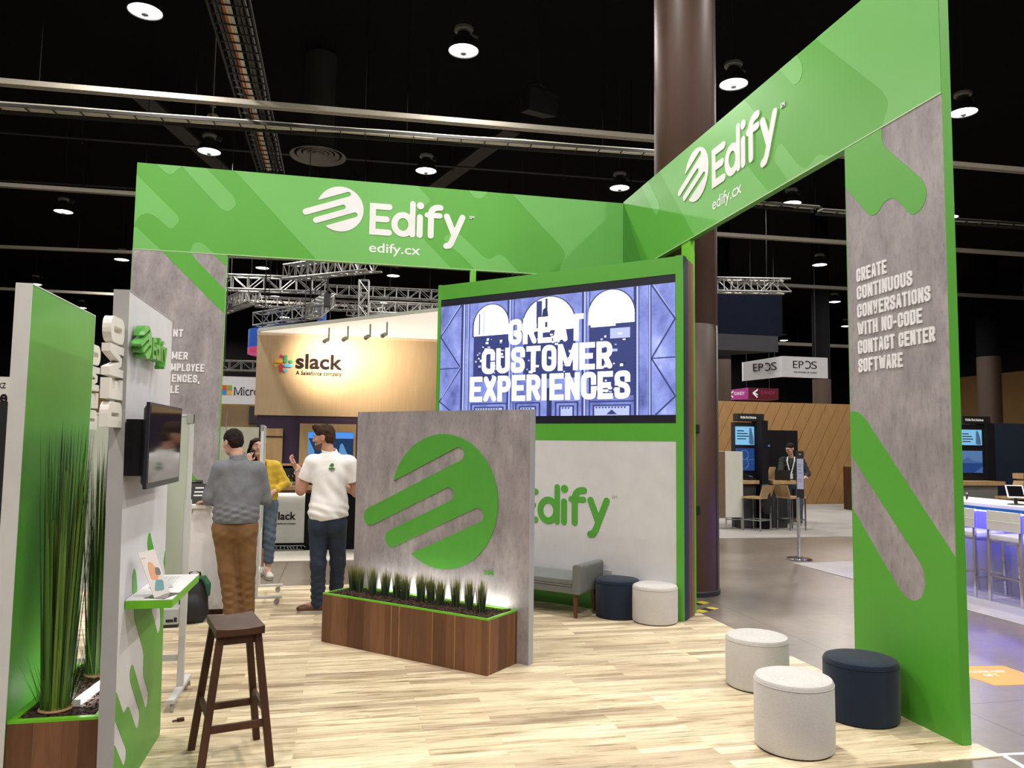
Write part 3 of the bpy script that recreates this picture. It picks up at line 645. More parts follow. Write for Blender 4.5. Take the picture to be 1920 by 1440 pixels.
def make_woman():
    org = (-.88, 9.92, 0); t = thing('person', 'woman in yellow cardigan holding a phone to her ear behind the whiteboard frame', 'person', org)
    lo, hi = (-1.35, 9.45, -.02), (-.45, 10.35, 1.76)
    hd = frame((.34, -.93, .10), (.22, 0, 1)); hc = np.array((-1.01, 9.88, 1.565)); sc = .95
    shl, shr, ell, elr = (-1.075, 9.93, 1.33), (-.775, 9.93, 1.33), (-1.16, 9.78, 1.17), (-.665, 9.95, 1.13)
    wl, wr = (-1.085, 9.72, 1.385), (-.80, 9.78, 1.02)
    hl, hr, kl, kr, al, ar = (-.97, 9.93, .86), (-.82, 9.93, .86), (-.94, 9.98, .47), (-.815, 9.86, .47), (-.93, 10.18, .08), (-.82, 9.86, .08)
    F = Field(lo, hi, .0085)
    F.rc((-.93, 9.93, 1.36), (-.985, 9.905, 1.50), .05, .046, k=.04); P = head(F, hc, hd, sc, True, True)
    F.el((-.925, 9.93, 1.2), (.135, .09, .2)); F.el((-.90, 9.93, .95), (.14, .10, .15))
    for a, b, c_ in ((shl, ell, wl), (shr, elr, wr)): F.rc(a, b, .045, .036); F.rc(b, c_, .036, .025)
    hand(F, wl, (.12, .25, .95), (.3, .95, -.1), -1, .8, .008, .95); hand(F, wr, (-.7, -.3, -.4), (0, .5, -.7), 1, .5, .01, .92)
    for a, b, c_, d in ((hl, kl, al, (-.02, -.14)), (hr, kr, ar, (.02, -.15))): F.rc(a, b, .075, .052); F.rc(b, c_, .05, .035); F.rc(c_, (c_[0]+d[0], c_[1]+d[1], .04), .035, .028)
    F.build('body', M_SKIN, t, org); face_parts(P, hd, t, org, M_HAIRD, M_LIP, True)
    H = Field(hc-.28, hc+.24, .007)
    h_ = lambda *p: hc+hd@(np.array(p)*sc)
    H.el(h_(0, -.02, .035), (.082, .098, .088), hd, k=.02).el(h_(0, -.055, -.06), (.085, .055, .12), hd, k=.04)
    for s in (-1, 1): H.rc(h_(s*.068, .02, .05), h_(s*.085, .0, -.13), .030, .026, k=.03)
    H.half(h_(0, .070, .05), hd@np.array((0, -1, .55))); H.rc(h_(0, .10, .015), h_(0, .10, -.12), .062, .055, k=.01, op='cut')
    H.wrinkle(.003, 110, [(1, .4, .1), (.5, 1, .1)], None, 2); H.build('hair', M_HAIRD, t, org)
    S = Field(lo, hi, .0085)
    S.el((-.925, 9.93, 1.22), (.15, .105, .20), k=.06).el((-.905, 9.93, 1.0), (.165, .125, .2), k=.08).rc((-1.04, 9.93, 1.345), (-.81, 9.93, 1.345), .055, k=.05)
    for a, b, c_ in ((shl, ell, wl), (shr, elr, wr)): S.rc(a, b, .066, .058, k=.05); S.rc(b, np.array(b)*.35+np.array(c_)*.65, .056, .045, k=.03)
    S.wrinkle(.005, 85, [(.7, .3, .6), (-.4, .4, .9)], (1.15, .3), 5); S.half((0, 0, .80), (0, 0, 1)); S.half((-.935, 9.9, 1.40), (.2, .25, -1)); S.rc((-.94, 9.86, 1.46), (-.93, 9.80, 1.10), .055, .045, k=.01, op='cut')
    S.build('cardigan', pm('yellow_knit', (.55, .36, .03), .85, var=(22, .12, (1, 1, 1)), bump=(150, .3)), t, org)
    B = Field(lo, hi, .0095); B.el((-.925, 9.92, 1.2), (.13, .092, .2), k=.05).el((-.905, 9.92, 1.0), (.135, .10, .17), k=.06); B.half((0, 0, 1.335), (0, .2, -1)); B.build('blouse', pm('dark_print_blouse', (.05, .05, .07), .8, var=(60, .8, (1, 1, 1))), t, org)
    T = Field(lo, hi, .0085); T.el((-.90, 9.93, .88), (.158, .12, .13), k=.05)
    for a, b, c_ in ((hl, kl, al), (hr, kr, ar)): T.rc(a, b, .086, .066, k=.03); T.rc(b, (c_[0], c_[1], .20), .064, .060, k=.03)
    T.half((0, 0, .95), (0, 0, -1)); T.half((0, 0, .17), (0, 0, 1)); T.wrinkle(.004, 90, [(.4, .2, .9)], (.5, .3), 3); T.build('jeans', pm('faded_denim', (.07, .10, .14), .85, var=(30, .25, (1, 1, .4))), t, org)
    shoe_pair(t, org, [((-.93, 10.15), (-.05, -1)), ((-.82, 9.84), (.25, -1))], pm('white_shoe_leather', (.62, .58, .52), .5), M_SOLE, .008)
    g = G(); c_ = np.array(wl)+(.035, .055, .085)-np.array(org); d = unit((.12, .2, .95)); g.bar(c_-d*.065, c_+d*.065, .009, .066, (.9, -.3, 0)); g.build('phone', M_BLACK, t, bevel=.003)
make_woman()

def make_far_man():
    org = (9.47, 14.92, 0); t = thing('person', 'man in dark sweater with white lanyard standing at the far wooden table', 'person', org)
    lo, hi = (8.85, 14.3, -.02), (9.95, 15.35, 1.84)
    hd = frame((-.92, -.26, -.40)); hc = np.array((9.40, 14.88, 1.625))
    shl, shr, ell, elr = (9.31, 15.05, 1.37), (9.63, 14.80, 1.36), (9.17, 14.88, 1.14), (9.67, 14.66, 1.10)
    wl, wr = (9.06, 14.66, 1.035), (9.50, 14.48, 1.035)
    hl, hr, kl, kr, al, ar = (9.41, 15.0, .86), (9.57, 14.88, .86), (9.40, 15.0, .46), (9.60, 14.86, .46), (9.37, 15.0, .08), (9.58, 14.85, .08)
    F = Field(lo, hi, .0095)
    F.rc((9.46, 14.93, 1.40), (9.42, 14.90, 1.54), .055, .052, k=.04); P = head(F, hc, hd)
    F.el((9.47, 14.93, 1.2), (.14, .13, .24)); F.el((9.48, 14.94, .95), (.14, .13, .16))
    for a, b, c_ in ((shl, ell, wl), (shr, elr, wr)): F.rc(a, b, .05, .04); F.rc(b, c_, .038, .028)
    hand(F, wl, (-.6, -.6, -.05), (0, 0, -1), -1, .4); hand(F, wr, (-.7, -.5, -.05), (0, 0, -1), 1, .4)
    for a, b, c_ in ((hl, kl, al), (hr, kr, ar)): F.rc(a, b, .08, .056); F.rc(b, c_, .054, .04); F.rc(c_, (c_[0]-.1, c_[1]-.1, .045), .038, .03)
    F.build('body', M_SKIN, t, org); face_parts(P, hd, t, org, M_HAIRD, M_LIP)
    H = Field(hc-.2, hc+.2, .008)
    H.el(hc+hd@np.array((0, -.014, .038)), (.079, .098, .086), hd, k=.02).el(hc+hd@np.array((0, -.05, -.015)), (.067, .055, .062), hd, k=.03); H.half(hc+hd@np.array((0, .06, .04)), hd@np.array((0, -.7, .72))); H.half(hc+hd@np.array((0, -.02, -.055)), hd@np.array((0, -.25, 1))); H.build('hair', M_HAIRD, t, org)
    O = np.array(org); Q = lambda *p: hc+hd@np.array(p)-O; g = G()
    for s in (-1, 1): g.tube([Q(s*.032+.021*math.cos(a), .104, .004+.015*math.sin(a)) for a in np.linspace(0, 2*PI, 14, endpoint=False)], .0022, 5, close=True); g.tube([Q(s*.053, .10, .006), Q(s*.078, -.005, .006)], .002, 5)
    g.tube([Q(-.011, .106, .006), Q(.011, .106, .006)], .002, 5); g.build('eyeglasses', M_BLACK, t)
    S = Field(lo, hi, .0095)
    S.el((9.47, 14.93, 1.24), (.15, .15, .2), k=.06).el((9.475, 14.94, 1.02), (.155, .155, .2), k=.08).rc((9.35, 15.02, 1.385), (9.58, 14.84, 1.38), .06, k=.05)
    for a, b, c_ in ((shl, ell, wl), (shr, elr, wr)): S.rc(a, b, .07, .058, k=.05); S.rc(b, np.array(b)*.1+np.array(c_)*.9, .055, .040, k=.03)
    S.wrinkle(.004, 80, [(.6, .3, .7)], None, 2); S.half((0, 0, .90), (0, 0, 1)); S.half((9.45, 14.92, 1.465), (0, 0, -1)); S.build('sweater', pm('charcoal_knit', (.016, .02, .02), .9), t, org)
    T = Field(lo, hi, .0095); T.el((9.49, 14.94, .88), (.15, .14, .13), k=.05)
    for a, b, c_ in ((hl, kl, al), (hr, kr, ar)): T.rc(a, b, .094, .072, k=.03); T.rc(b, (c_[0], c_[1], .075), .070, .064, k=.03)
    T.half((0, 0, .95), (0, 0, -1)); T.half((0, 0, .04), (0, 0, 1)); T.build('jeans', pm('blue_denim', (.045, .065, .095), .85, var=(24, .2, (1, 1, .5))), t, org)
    shoe_pair(t, org, [((9.37, 15.0), (-.8, -.6)), ((9.58, 14.85), (-.6, -.75))], pm('grey_sneaker', (.2, .2, .2), .7), M_SOLE, .009)
    d2 = unit((-.62, -.78, 0)); r2 = unit((-.78, .62, 0)); c0 = np.array((9.455, 14.92, 0)); g = G()
    for s in (-1, 1):
        a = c0+r2*s*.07+d2*.05; b = c0+r2*s*.075+d2*.145; c_ = c0+r2*s*.012+d2*.172
        pts = [a+(0, 0, 1.45), b+(0, 0, 1.36), c_+(0, 0, 1.10)]
        for p, q in zip(pts, pts[1:]): g.bar(p-O, q-O, .022, .006, d2)
    g.build('lanyard', M_WHITE, t)
    g = G(); p = c0+d2*.178+(0, 0, 1.04)-O; g.bar(p-(0, 0, .055), p+(0, 0, .055), .085, .006, d2); g.build('name_badge', M_WHITE, t)
make_far_man()
# ------------------------------------------------------------------ setting
g = G(); g.box(-34, 46, -14, 52, -.106, -.006); struct(g, 'floor', M_HALL)
g = G(); g.box(-34, 46, -14, 52, 11.0, 11.2); struct(g, 'ceiling', M_CEIL)
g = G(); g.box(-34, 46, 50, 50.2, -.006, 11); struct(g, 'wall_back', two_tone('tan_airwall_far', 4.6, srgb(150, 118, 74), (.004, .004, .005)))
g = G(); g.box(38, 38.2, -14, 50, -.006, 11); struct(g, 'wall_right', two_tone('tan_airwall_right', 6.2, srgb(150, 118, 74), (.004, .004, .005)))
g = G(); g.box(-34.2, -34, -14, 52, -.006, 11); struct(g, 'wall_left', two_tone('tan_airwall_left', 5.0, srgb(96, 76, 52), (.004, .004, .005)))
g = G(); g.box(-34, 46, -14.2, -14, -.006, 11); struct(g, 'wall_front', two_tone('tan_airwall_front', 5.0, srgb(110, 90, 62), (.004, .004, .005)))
g = G(); g.prism([(-3.0, 3.63), (3.548, 3.63), (3.526, 7.23), (3.526, 9.22), (-3.0, 9.28)], -.006, 0, ax='z'); o = struct(g, 'booth_floor', M_PLANK)
# carpets of the neighbouring stands
CARP = pm('grey_carpet_tile', (.30, .285, .265), .95, var=(1.2, .12, (1, 1, 1)), bump=(200, .3))
def slab(name, label, cat, pts, z0, z1, m, group=None):
    g = G(); g.prism(pts, z0, z1, ax='z'); return tag(g.build(name, m), label, cat, group)
slab('carpet', 'pale grey carpet under the tan slatted wall stand across the aisle', 'carpet', [(4.2, 12.9), (20, 12.85), (20, 20.36), (4.2, 20.36)], -.006, 0, CARP)
slab('carpet', 'light carpet in front of the blue-lit bar', 'carpet', [(6.37, 2.0), (14, 2.0), (14, 10.07), (6.37, 10.07)], -.006, 0, pm('light_carpet_tile', (.32, .30, .285), .95, bump=(200, .3)))
slab('carpet', 'cream carpet in front of the lit coffee counter', 'carpet', [(-6, 11.15), (2.6, 11.15), (2.6, 13.99), (-6, 13.99)], -.006, 0, pm('cream_carpet_tile', (.52, .49, .43), .95, bump=(200, .3)))
# tape and stickers on the concrete
slab('tape_mark', 'white tape line running right from the wood floor corner', 'tape', [(3.56, 3.645), (4.05, 3.60), (4.05, 3.63), (3.56, 3.672)], -.006, -.0045, M_WHITE)
slab('tape_mark', 'white tape line running towards the viewer from the wood floor corner', 'tape', [(3.555, 3.655), (3.50, 3.30), (3.53, 3.30), (3.585, 3.645)], -.006, -.0045, M_WHITE)
g = G(); g.prism([(4.50, 5.17), (5.03, 5.11), (5.02, 4.66), (4.55, 4.70)], -.006, -.0045, ax='z')
sticker = tag(g.build('floor_sticker', pm('orange_vinyl', (.85, .30, .02), .5)), 'orange floor sticker with pale lettering on the concrete right of the tall panel', 'sticker')
g = G(); g.X = Matrix.Translation((4.62, 4.99, -.0042)) @ Matrix.Rotation(math.radians(-6), 4, 'Z') @ Matrix.Rotation(math.radians(-90), 4, 'X')
add_text(g, 'PLEASE KEEP', 0, .30, 0, .05, 0, .0003, .01); add_text(g, '6FT', .06, .18, -.09, -.03, 0, .0003, .01); g.build('lettering', M_WHITE, sticker)
def hazard(label, pts):
    g = G(); (a, b) = pts; a, b = Vector(a), Vector(b); d = (b-a).normalized(); n = Vector((-d.y, d.x))*.05; L = (b-a).length; k = 0
    while k*.11 < L:
        s0, s1 = k*.11, min(L, k*.11+.11); g.mi = k % 2
        p, q = a+d*s0, a+d*s1; sh = d*.05
        g.prism([p-n, q-n, q+n+sh*0, p+n+sh*0], -.006, -.004, ax='z'); k += 1
    return tag(g.build('hazard_tape', [pm('yellow_tape', (.62, .48, .03), .5), M_BLACK]), label, 'tape')
hazard('yellow and black hazard tape strip on the concrete nearest the screen wall', ((3.54, 7.27), (3.80, 7.43)))
hazard('yellow and black hazard tape strip on the concrete at the foot of the brown column', ((3.56, 7.55), (3.86, 7.72)))
# ------------------------------------------------------------------ the big green arch: two headers, two towers
EPS = .0016
def graphic(parent, name, loops, m, y=0, r=.05, th=EPS, bounds=None):
    on = (lambda p: min(abs(p.x-bounds[0]), abs(p.x-bounds[1]), abs(p.y-bounds[2]), abs(p.y-bounds[3])) < .013) if bounds else None
    for L in loops: g = G(); g.prism(fillet(L, r, sharp=on) if r else L, y-th, y+.002); g.build(name, m, parent)
def header(name, label, loc, rz, L, z0, z1, light, dark, mark, word, url):
    t = thing(name, label, 'sign', loc, rz)
    g = G(); g.box(0, L, 0, .06, z0, z1); g.build('board', M_GREEN, t)
    graphic(t, 'pale_graphic', light, M_GREENL, bounds=(0, L, z0, z1))
    if dark: graphic(t, 'shade_wedge', dark, M_GREEND, r=0)  # corner shade painted on the board as a deeper green wedge
    g = G(); g.prism(edify_mark(*mark), -.008, .004); g.build('logo_mark', M_WHITE, t)
    g = G(); edify_word(g, *word, -.008, .004, True); g.build('wordmark', M_WHITE, t)
    g = G(); add_text(g, 'edify.cx', *url, -.004, 0, .012); g.build('web_address', M_WHITE, t)
    g = G(); g.box(0, L, -.004, .002, z0, z0+.008); g.build('seam_trim', pm('pale_seam', (.45, .6, .35), .4), t)
    return t
LZ0, LZ1 = 3.752, 4.742
lightL = [[(0, 4.60), (.452, 4.167), (.47, 4.10), (.40, 4.005), (.343, 4.025), (.223, 4.138), (.127, 4.176), (.04, 4.12), (0, 4.03)],
          [(0, 3.99), (.02, 4.01), (.281, 3.771), (.30, LZ0+.01), (0, LZ0+.01)],
          [(.47, LZ1), (.537, 4.666), (.907, 4.278), (.994, 4.25), (1.075, 4.345), (1.043, 4.43), (.738, 4.735), (.73, LZ1)],
          [(.20, LZ1), (.305, 4.645), (.358, 4.628), (.419, 4.691), (.47, LZ1)],
          [(1.035, LZ1), (1.977, LZ0+.01), (3.56, LZ0+.01), (3.22, 4.10), (3.06, 4.28), (3.12, 4.42), (3.31, 4.57), (3.14, LZ1)],
          [(.60, LZ0+.01), (.605, 3.80), (.635, 3.87), (.70, 3.88), (.753, 3.849), (.85, LZ0+.01)],
          [(3.46, 4.13), (3.55, 4.20), (3.66, 4.19), (3.971, 3.915), (4.051, 3.90), (4.142, 3.975), (4.223, 3.944), (4.405, LZ0+.01), (3.855, LZ0+.01), (3.653, 3.958), (3.50, 4.05)],
          [(3.76, LZ1), (3.83, 4.66), (3.89, 4.64), (3.95, 4.67), (4.0, LZ1)],
          [(4.31, LZ1), (4.685, 4.365), (4.961, 4.104), (5.005, 4.013), (4.94, 3.893), (4.93, LZ0+.01), (5.765, LZ0+.01), (5.765, LZ1)]]
header('green_header_sign', 'long green header with white logo and wordmark over the left opening, facing the camera', (-2.33, 9.13, 0), 0, 5.767, LZ0, LZ1, lightL, None,
       (2.235, 4.384, .270, math.radians(20.5)), (2.577, 4.104, .384), (2.58, 3.188, 3.858, 4.010))
RZ0, RZ1 = 3.772, 4.756
lightR = [[(1.16, RZ1), (2.03, RZ0+.01), (3.43, RZ0+.01), (3.10, 4.12), (2.98, 4.30), (3.05, 4.42), (3.305, 4.478), (3.05, RZ1)],
          [(.62, RZ1), (1.0, 4.33), (1.09, 4.26), (1.165, 4.325), (1.14, 4.40), (.83, RZ1)],
          [(3.513, 4.03), (3.557, 4.12), (3.626, 4.13), (3.885, 3.838), (3.982, 3.79), (4.105, 3.855), (4.208, 3.81), (4.26, RZ0+.01), (3.72, RZ0+.01)],
          [(3.62, RZ1), (3.817, 4.527), (3.90, 4.52), (3.945, 4.584), (3.92, 4.68), (3.86, RZ1)],
          [(4.115, RZ1), (4.831, 4.018), (4.893, 3.907), (4.823, RZ0+.01), (5.335, RZ0+.01), (5.335, RZ1)]]
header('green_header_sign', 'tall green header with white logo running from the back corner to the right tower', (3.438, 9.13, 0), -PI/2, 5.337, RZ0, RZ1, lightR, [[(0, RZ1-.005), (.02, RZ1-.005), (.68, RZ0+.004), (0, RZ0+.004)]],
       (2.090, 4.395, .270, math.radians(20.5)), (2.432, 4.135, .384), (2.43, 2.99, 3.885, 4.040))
def tower(name, label, loc, rz, x0, x1, z1, blobs, lines, h):
    t = thing(name, label, 'panel', loc, rz)
    g = G(); g.box(x0, x1, 0, .06, 0, z1); g.mi = 1; g.box(x1, x1+.004, -.001, .061, 0, z1)
    if rz: g.box(x1, x1+.004, -.001, .061, z1, 4.756)
    g.box(x0-.004, x0, -.001, .061, 0, z1)
    g.build('board', [M_CONC, M_GREEN], t)
    graphic(t, 'green_graphic', blobs, M_GREEN, r=.06, bounds=(x0, x1, 0, z1))
    for s, a, b, z in lines: g = G(); caps(g, s, a, b, z, h, -.006, .002, .185, .44, .085); g.build('lettering', M_WHITE, t)
    return t
tower('graphic_tower', 'right grey concrete-print tower with green shapes and white contact center lettering', (3.438, 9.13, 0), -PI/2, 4.432, 5.337, RZ0,
      [[(4.432, RZ0), (4.815, RZ0), (4.815, 3.655), (5.165, 3.30), (5.205, 3.21), (5.159, 3.12), (5.069, 3.10), (4.94, 3.245), (4.885, 3.275), (4.815, 3.265), (4.752, 3.205), (4.679, 3.215), (4.432, 3.49)],
       [(4.432, 1.90), (4.50, 1.905), (4.575, 1.862), (5.337, 1.035), (5.337, 0), (4.432, 0), (4.432, 1.242), (4.90, .745), (4.993, .722), (5.062, .755), (5.100, .84), (5.083, .940), (4.432, 1.60)]],
      [('CREATE', 4.533, 4.833, 2.79), ('CONTINUOUS', 4.533, 5.059, 2.667), ('CONVERSATIONS', 4.533, 5.205, 2.542), ('WITH NO-CODE', 4.533, 5.135, 2.418), ('CONTACT CENTER', 4.533, 5.232, 2.291), ('SOFTWARE', 4.533, 4.958, 2.165)], .093)
tower('graphic_tower', 'left grey concrete-print tower with green stripe, lettering partly hidden by the demo wall', (-2.33, 9.13, 0), 0, 0, .99, LZ0,
      [[(.30, LZ0), (.615, LZ0), (.66, 3.68), (.99, 3.35), (.99, 3.075)], [(.84, LZ0), (.99, 3.62), (.99, LZ0)], [(0, 2.0), (.854, 1.139), (.99, 1.0), (.99, 0), (0, 0)]],
      [('NT', .462, .565, 2.79), ('CUSTOMER', .19, .625, 2.537), ('& EMPLOYEE'[2:], .405, .803, 2.407), ('EXPERIENCES,', .17, .762, 2.284), ('LE', .462, .55, 2.160)], .086)
g = G(); g.box(1.475, 1.54, 9.12, 9.19, 0, 3.752); tag(g.build('support_post', M_GREENY), 'lime green post holding up the left header, rising behind the screen wall', 'post')
g = G(); g.hexa([(3.442, 7.20, 0), (3.49, 7.20, 0), (3.49, 7.41, 0), (3.442, 7.41, 0)], [(3.442, 7.20, RZ0), (3.49, 7.20, RZ0), (3.49, 7.41, RZ0), (3.442, 7.41, RZ0)]); tag(g.build('support_post', M_GREENY), 'lime green post holding up the right header behind the screen wall corner', 'post')

# ------------------------------------------------------------------ screen wall (45 degrees)
S45 = -PI/4
sw = thing('screen_wall', 'green framed wall with the big video screen and white lower panel', 'display wall', (1.068, 8.993, 0), S45)
g = G(); g.box(0, .047, 0, .30, 0, 3.512); g.build('frame_post', M_GREEN, sw)
g = G(); g.box(2.94, 3.012, 0, .02, 0, 3.512); g.build('frame_post', M_GREEN, sw)
g = G(); g.box(.047, 2.94, 0, .30, 3.332, 3.505); g.build('top_fascia', M_GREEN, sw)
g = G(); g.box(.047, 2.94, .004, .30, 1.693, 1.868); g.build('middle_fascia', M_GREEN, sw)
g = G(); g.box(.047, 2.94, .006, .30, .20, 1.693); low = g.build('white_panel', pm('shaded_white_vinyl', (.56, .55, .555), .5), sw)  # white panel with its shade put into a greyer base colour
g = G(); edify_word(g, 1.155, .815, .362, .001, .010); g.build('wordmark', pm('sign_green', (.075, .31, .035), .45), low)
g = G(); add_text(g, 'SM', 2.262, 2.32, 1.115, 1.145, .003, .0035); g.build('service_mark', M_GREYEDGE, low)
g = G(); g.box(.047, 2.94, .008, .30, 0, .20); g.build('green_plinth', M_GREEND, sw)
g = G(); g.box(2.185, 2.26, -.006, .01, .35, .40); g.build('outlet_plate', M_GREYEDGE, low)
for k, (a, b, m, h) in enumerate(((.02, .115, M_NAVY, 3.512), (.115, .175, pm('charcoal_strip', (.035, .033, .036), .6), 3.50), (.175, .255, M_WAL, 3.495), (.255, .34, pm('honey_wood_strip', (.19, .095, .035), .5, var=(12, .3, (1, 1, .2))), 3.49))):
    g = G(); g.box(2.55 if k else 2.94, 3.012-.004*k, a, b, 0, h); g.build('side_cladding', m, sw)
g = G(); g.box(.047, 2.94, .004, .08, 1.868, 3.332); bez = g.build('bezel', pm('navy_black_bezel', (.010, .011, .022), .35), sw)
# the video picture: an old carved double door in blue-grey with three arched fanlights and the headline
scr = G(); U = (.052, 2.936, 1.950, 3.248)
ES = [em('screen_mid', (.30, .36, .80), 1.0), em('screen_white', (.93, .95, 1.0), 2.2), em('screen_pale', (.50, .57, 1.0), 1.0), em('screen_dark', (.04, .055, .20), 1.0), em('screen_deep', (.025, .035, .13), 1.0)]
m0 = ES[0]; nt = m0.node_tree; b0 = nt.nodes['Principled BSDF']; tc = nt.nodes.new('ShaderNodeTexCoord')
n1 = node(nt, 'ShaderNodeTexNoise', Scale=3.0, Detail=7.0, Roughness=.65); nt.links.new(mapped(nt, tc.outputs['Object'], (1, 1, .7)), n1.inputs['Vector'])
nt.links.new(ramp(nt, n1.outputs['Fac'], [(.28, (.045, .065, .24)), (.43, (.17, .21, .58)), (.58, (.30, .36, .82)), (.76, (.66, .72, 1))]), b0.inputs['Emission Color'])
def R(mi, x0, x1, z0, z1, y): scr.mi = mi; scr.box(max(x0, U[0]), min(x1, U[1]), -y, .004, max(z0, U[2]), min(z1, U[3]))
R(0, *U, .0006)
def line(mi, pts, w, y): scr.mi = mi; scr.stroke(pts, w, -y, 0, cap='none')
x0, x1, z0, z1 = U
# side leaves with X bracing
for a, b, c in ((x0, .352, 1), (2.69, x1, -1)):
    zs = [z1, 2.89, 2.51, 2.13, z0] if c > 0 else [z1, 2.89, 2.515, 2.127, z0]
    ins, out = (b, a) if c > 0 else (a, b)
    line(3, [(ins, z1), (out, 2.89), (ins, 2.51), (out, 2.13), (ins-.04*c, z0)], .016, .0016); line(3, [(a, 2.51), (b, 2.512)], .012, .0016)
    line(2, [(ins-.02*c, z1), (out+.02*c, 2.93)], .008, .0018); line(2, [(ins, 2.53), (out+.03*c, 2.17)], .006, .0018)
# pilasters
for a, b in ((.352, .47), (2.50, 2.69)):
    R(3, a, b, z0, z1, .0016); R(2, a+.03, a+.05, z0, z1, .002); R(0, a+.06, b-.03, z0, z1, .002); R(2, b-.025, b-.012, z0, z1, .002)
    for k in range(34): R(4, a+.007, a+.02, z0+.02+k*.039, z0+.04+k*.039, .0022)
for a in (1.03, 1.96):
    R(3, a-.045, a+.05, z0, z1, .0016); R(2, a-.02, a+.0, z0, z1, .002); R(0, a+.01, a+.04, z0, z1, .002)
R(3, 1.36, 1.43, 2.9, 3.20, .0024); R(4, 1.50, 1.56, z0, 2.25, .0016)
# arched fanlights
def arch(cx, hw, zb, zt, mi, y, n=18):
    zc = zt-hw; P = [(cx+hw*math.cos(PI*k/n), zc+min(hw, zt-zc)*math.sin(PI*k/n)) for k in range(n+1)]
    scr.mi = mi; scr.prism([(cx+hw, zb)]+P+[(cx-hw, zb)], -y, 0)
for cx, hw, zb, zt in ((.765, .235, 2.865, 3.215), (1.51, .33, 2.87, 3.235), (2.25, .26, 2.89, 3.24)):
    arch(cx, hw+.02, zb-.01, zt+.012, 3, .0018); arch(cx, hw, zb, zt, 1, .0022)
R(3, .60, .615, 2.88, 3.12, .0026); R(2, .66, .675, 2.88, 3.15, .0026); R(3, 1.395, 1.41, 2.88, 3.2, .0026); R(3, 1.47, 1.50, 2.88, 3.22, .0026)
scr.mi = 4; scr.prism([(1.44, 3.10), (1.47, 3.12), (1.50, 3.09), (1.51, 3.03), (1.47, 3.0), (1.43, 3.02)], -.0028, 0)
rr = random.Random(3)
# dim interiors under the arches with blown-out shelf lights
for a, b, zb, zt in ((.53, .99, 2.35, 2.86), (1.20, 1.84, 2.35, 2.86), (2.0, 2.50, 2.15, 2.88)):
    R(3, a, b, zb, zt, .0017)
    for k in range(46):
        cx, cz, s_ = rr.uniform(a+.02, b-.06), rr.uniform(zb+.02, zt-.03), rr.uniform(.008, .028)
        R(rr.choice((1, 1, 2, 4, 4)), cx, cx+s_*rr.uniform(.8, 2.2), cz, cz+s_, .0019)
R(2, 2.24, 2.46, 2.73, 2.84, .0023); R(4, 2.24, 2.46, 2.725, 2.735, .0025); R(1, 2.33, 2.37, 2.775, 2.79, .0026); R(1, 2.02, 2.30, 2.865, 2.895, .0024)
# carved lower panels
for a, b in ((.50, 1.0), (1.10, 1.42), (1.60, 1.88), (1.995, 2.523)):
    R(3, a, b, z0, 2.10, .0017); R(0, a+.02, b-.02, z0, 2.085, .0019); R(3, a+.05, b-.05, z0, 2.06, .0021); R(2, a+.07, b-.07, z0, 2.045, .0023)
    for k in range(int((b-a-.16)/.035)): scr.mi = 3; q = a+.08+k*.035; scr.prism([(q, 2.04), (q+.030, 2.04), (q+.015, 2.018)], -.0025, 0)
scr.mi = 3; scr.prism([(2.20, 1.96), (2.26, 2.01), (2.32, 1.96)], -.0025, 0)
scr.mi = 1
for s_, a, b, z in (('GREAT', 1.003, 1.935, 2.738), ('CUSTOMER', .648, 2.265, 2.428), ('EXPERIENCES', .489, 2.462, 2.118)): caps(scr, s_, a, b, z, .283, -.0034, 0, .20, .44, .05)
scr.build('video_screen', ES, bez)
# ------------------------------------------------------------------ concrete logo panel and its planter (45 degrees)
lp = thing('logo_panel', 'free-standing grey concrete-print panel with the large green striped disc logo', 'panel', (.139, 6.992, 0), S45)
g = G(); g.box(-.004, 1.797, 0, .062, 0, 1.914); g.build('board', M_CONC, lp)
g = G(); g.box(1.797, 1.802, -.002, .064, 0, 1.916); g.build('edge_strip', pm('cool_grey_edge', (.36, .37, .39), .45), lp)
g = G(); g.prism(edify_mark(.965, 1.176, .5455, math.radians(23.8)), -.010, .003); g.build('logo_mark', pm('sign_green', (.075, .31, .035), .45), lp)
g = G(); add_text(g, 'SM', 1.385, 1.478, .628, .668, -.004, 0, .02); g.build('service_mark', pm('sign_green', (.075, .31, .035), .45), lp)
def planter_box(name, label, loc, rz, L, D, H, rim, thick, soil_z, mounds=True, back=True):
    t = thing(name, label, 'planter', loc, rz)
    g = G(); g.prism([(0, 0), (L, 0), (L, D), (0, D)], 0, H-.012, ax='z'); g.build('box', M_WAL, t)
    g = G(); g.box(0, L, 0, rim, H-.012, H); g.box(0, L, D-rim, D, H-.012, H); g.box(0, rim, rim, D-rim, H-.012, H); g.box(L-rim, L, rim, D-rim, H-.012, H); g.build('rim', M_GREENY, t)
    g = G(); r = random.Random(5)
    for k in range(int((L-2*rim)*(D-2*rim)*5200)):
        x, y = r.uniform(rim+.012, L-rim-.012), r.uniform(rim+.012, D-rim-.012); a = r.uniform(0, PI); l_ = r.uniform(.008, .020); w_ = r.uniform(.004, .009); z = H-.012+r.uniform(-.002, .010)
        c, s = math.cos(a), math.sin(a); tz = r.uniform(-.006, .006)
        q = lambda u, v, dz: (x+u*c-v*s, y+u*s+v*c, z+dz+u/l_*tz)
        g.hexa([q(-l_, -w_, -.004), q(l_, -w_, -.004), q(l_, w_, -.004), q(-l_, w_, -.004)], [q(-l_, -w_, .003), q(l_, -w_, .003), q(l_, w_, .003), q(-l_, w_, .003)])
    o = g.build('mulch', M_SOIL, t); o['kind'] = 'stuff'
    return t
M_LED = em('led_white', (1, .97, .92), 22)
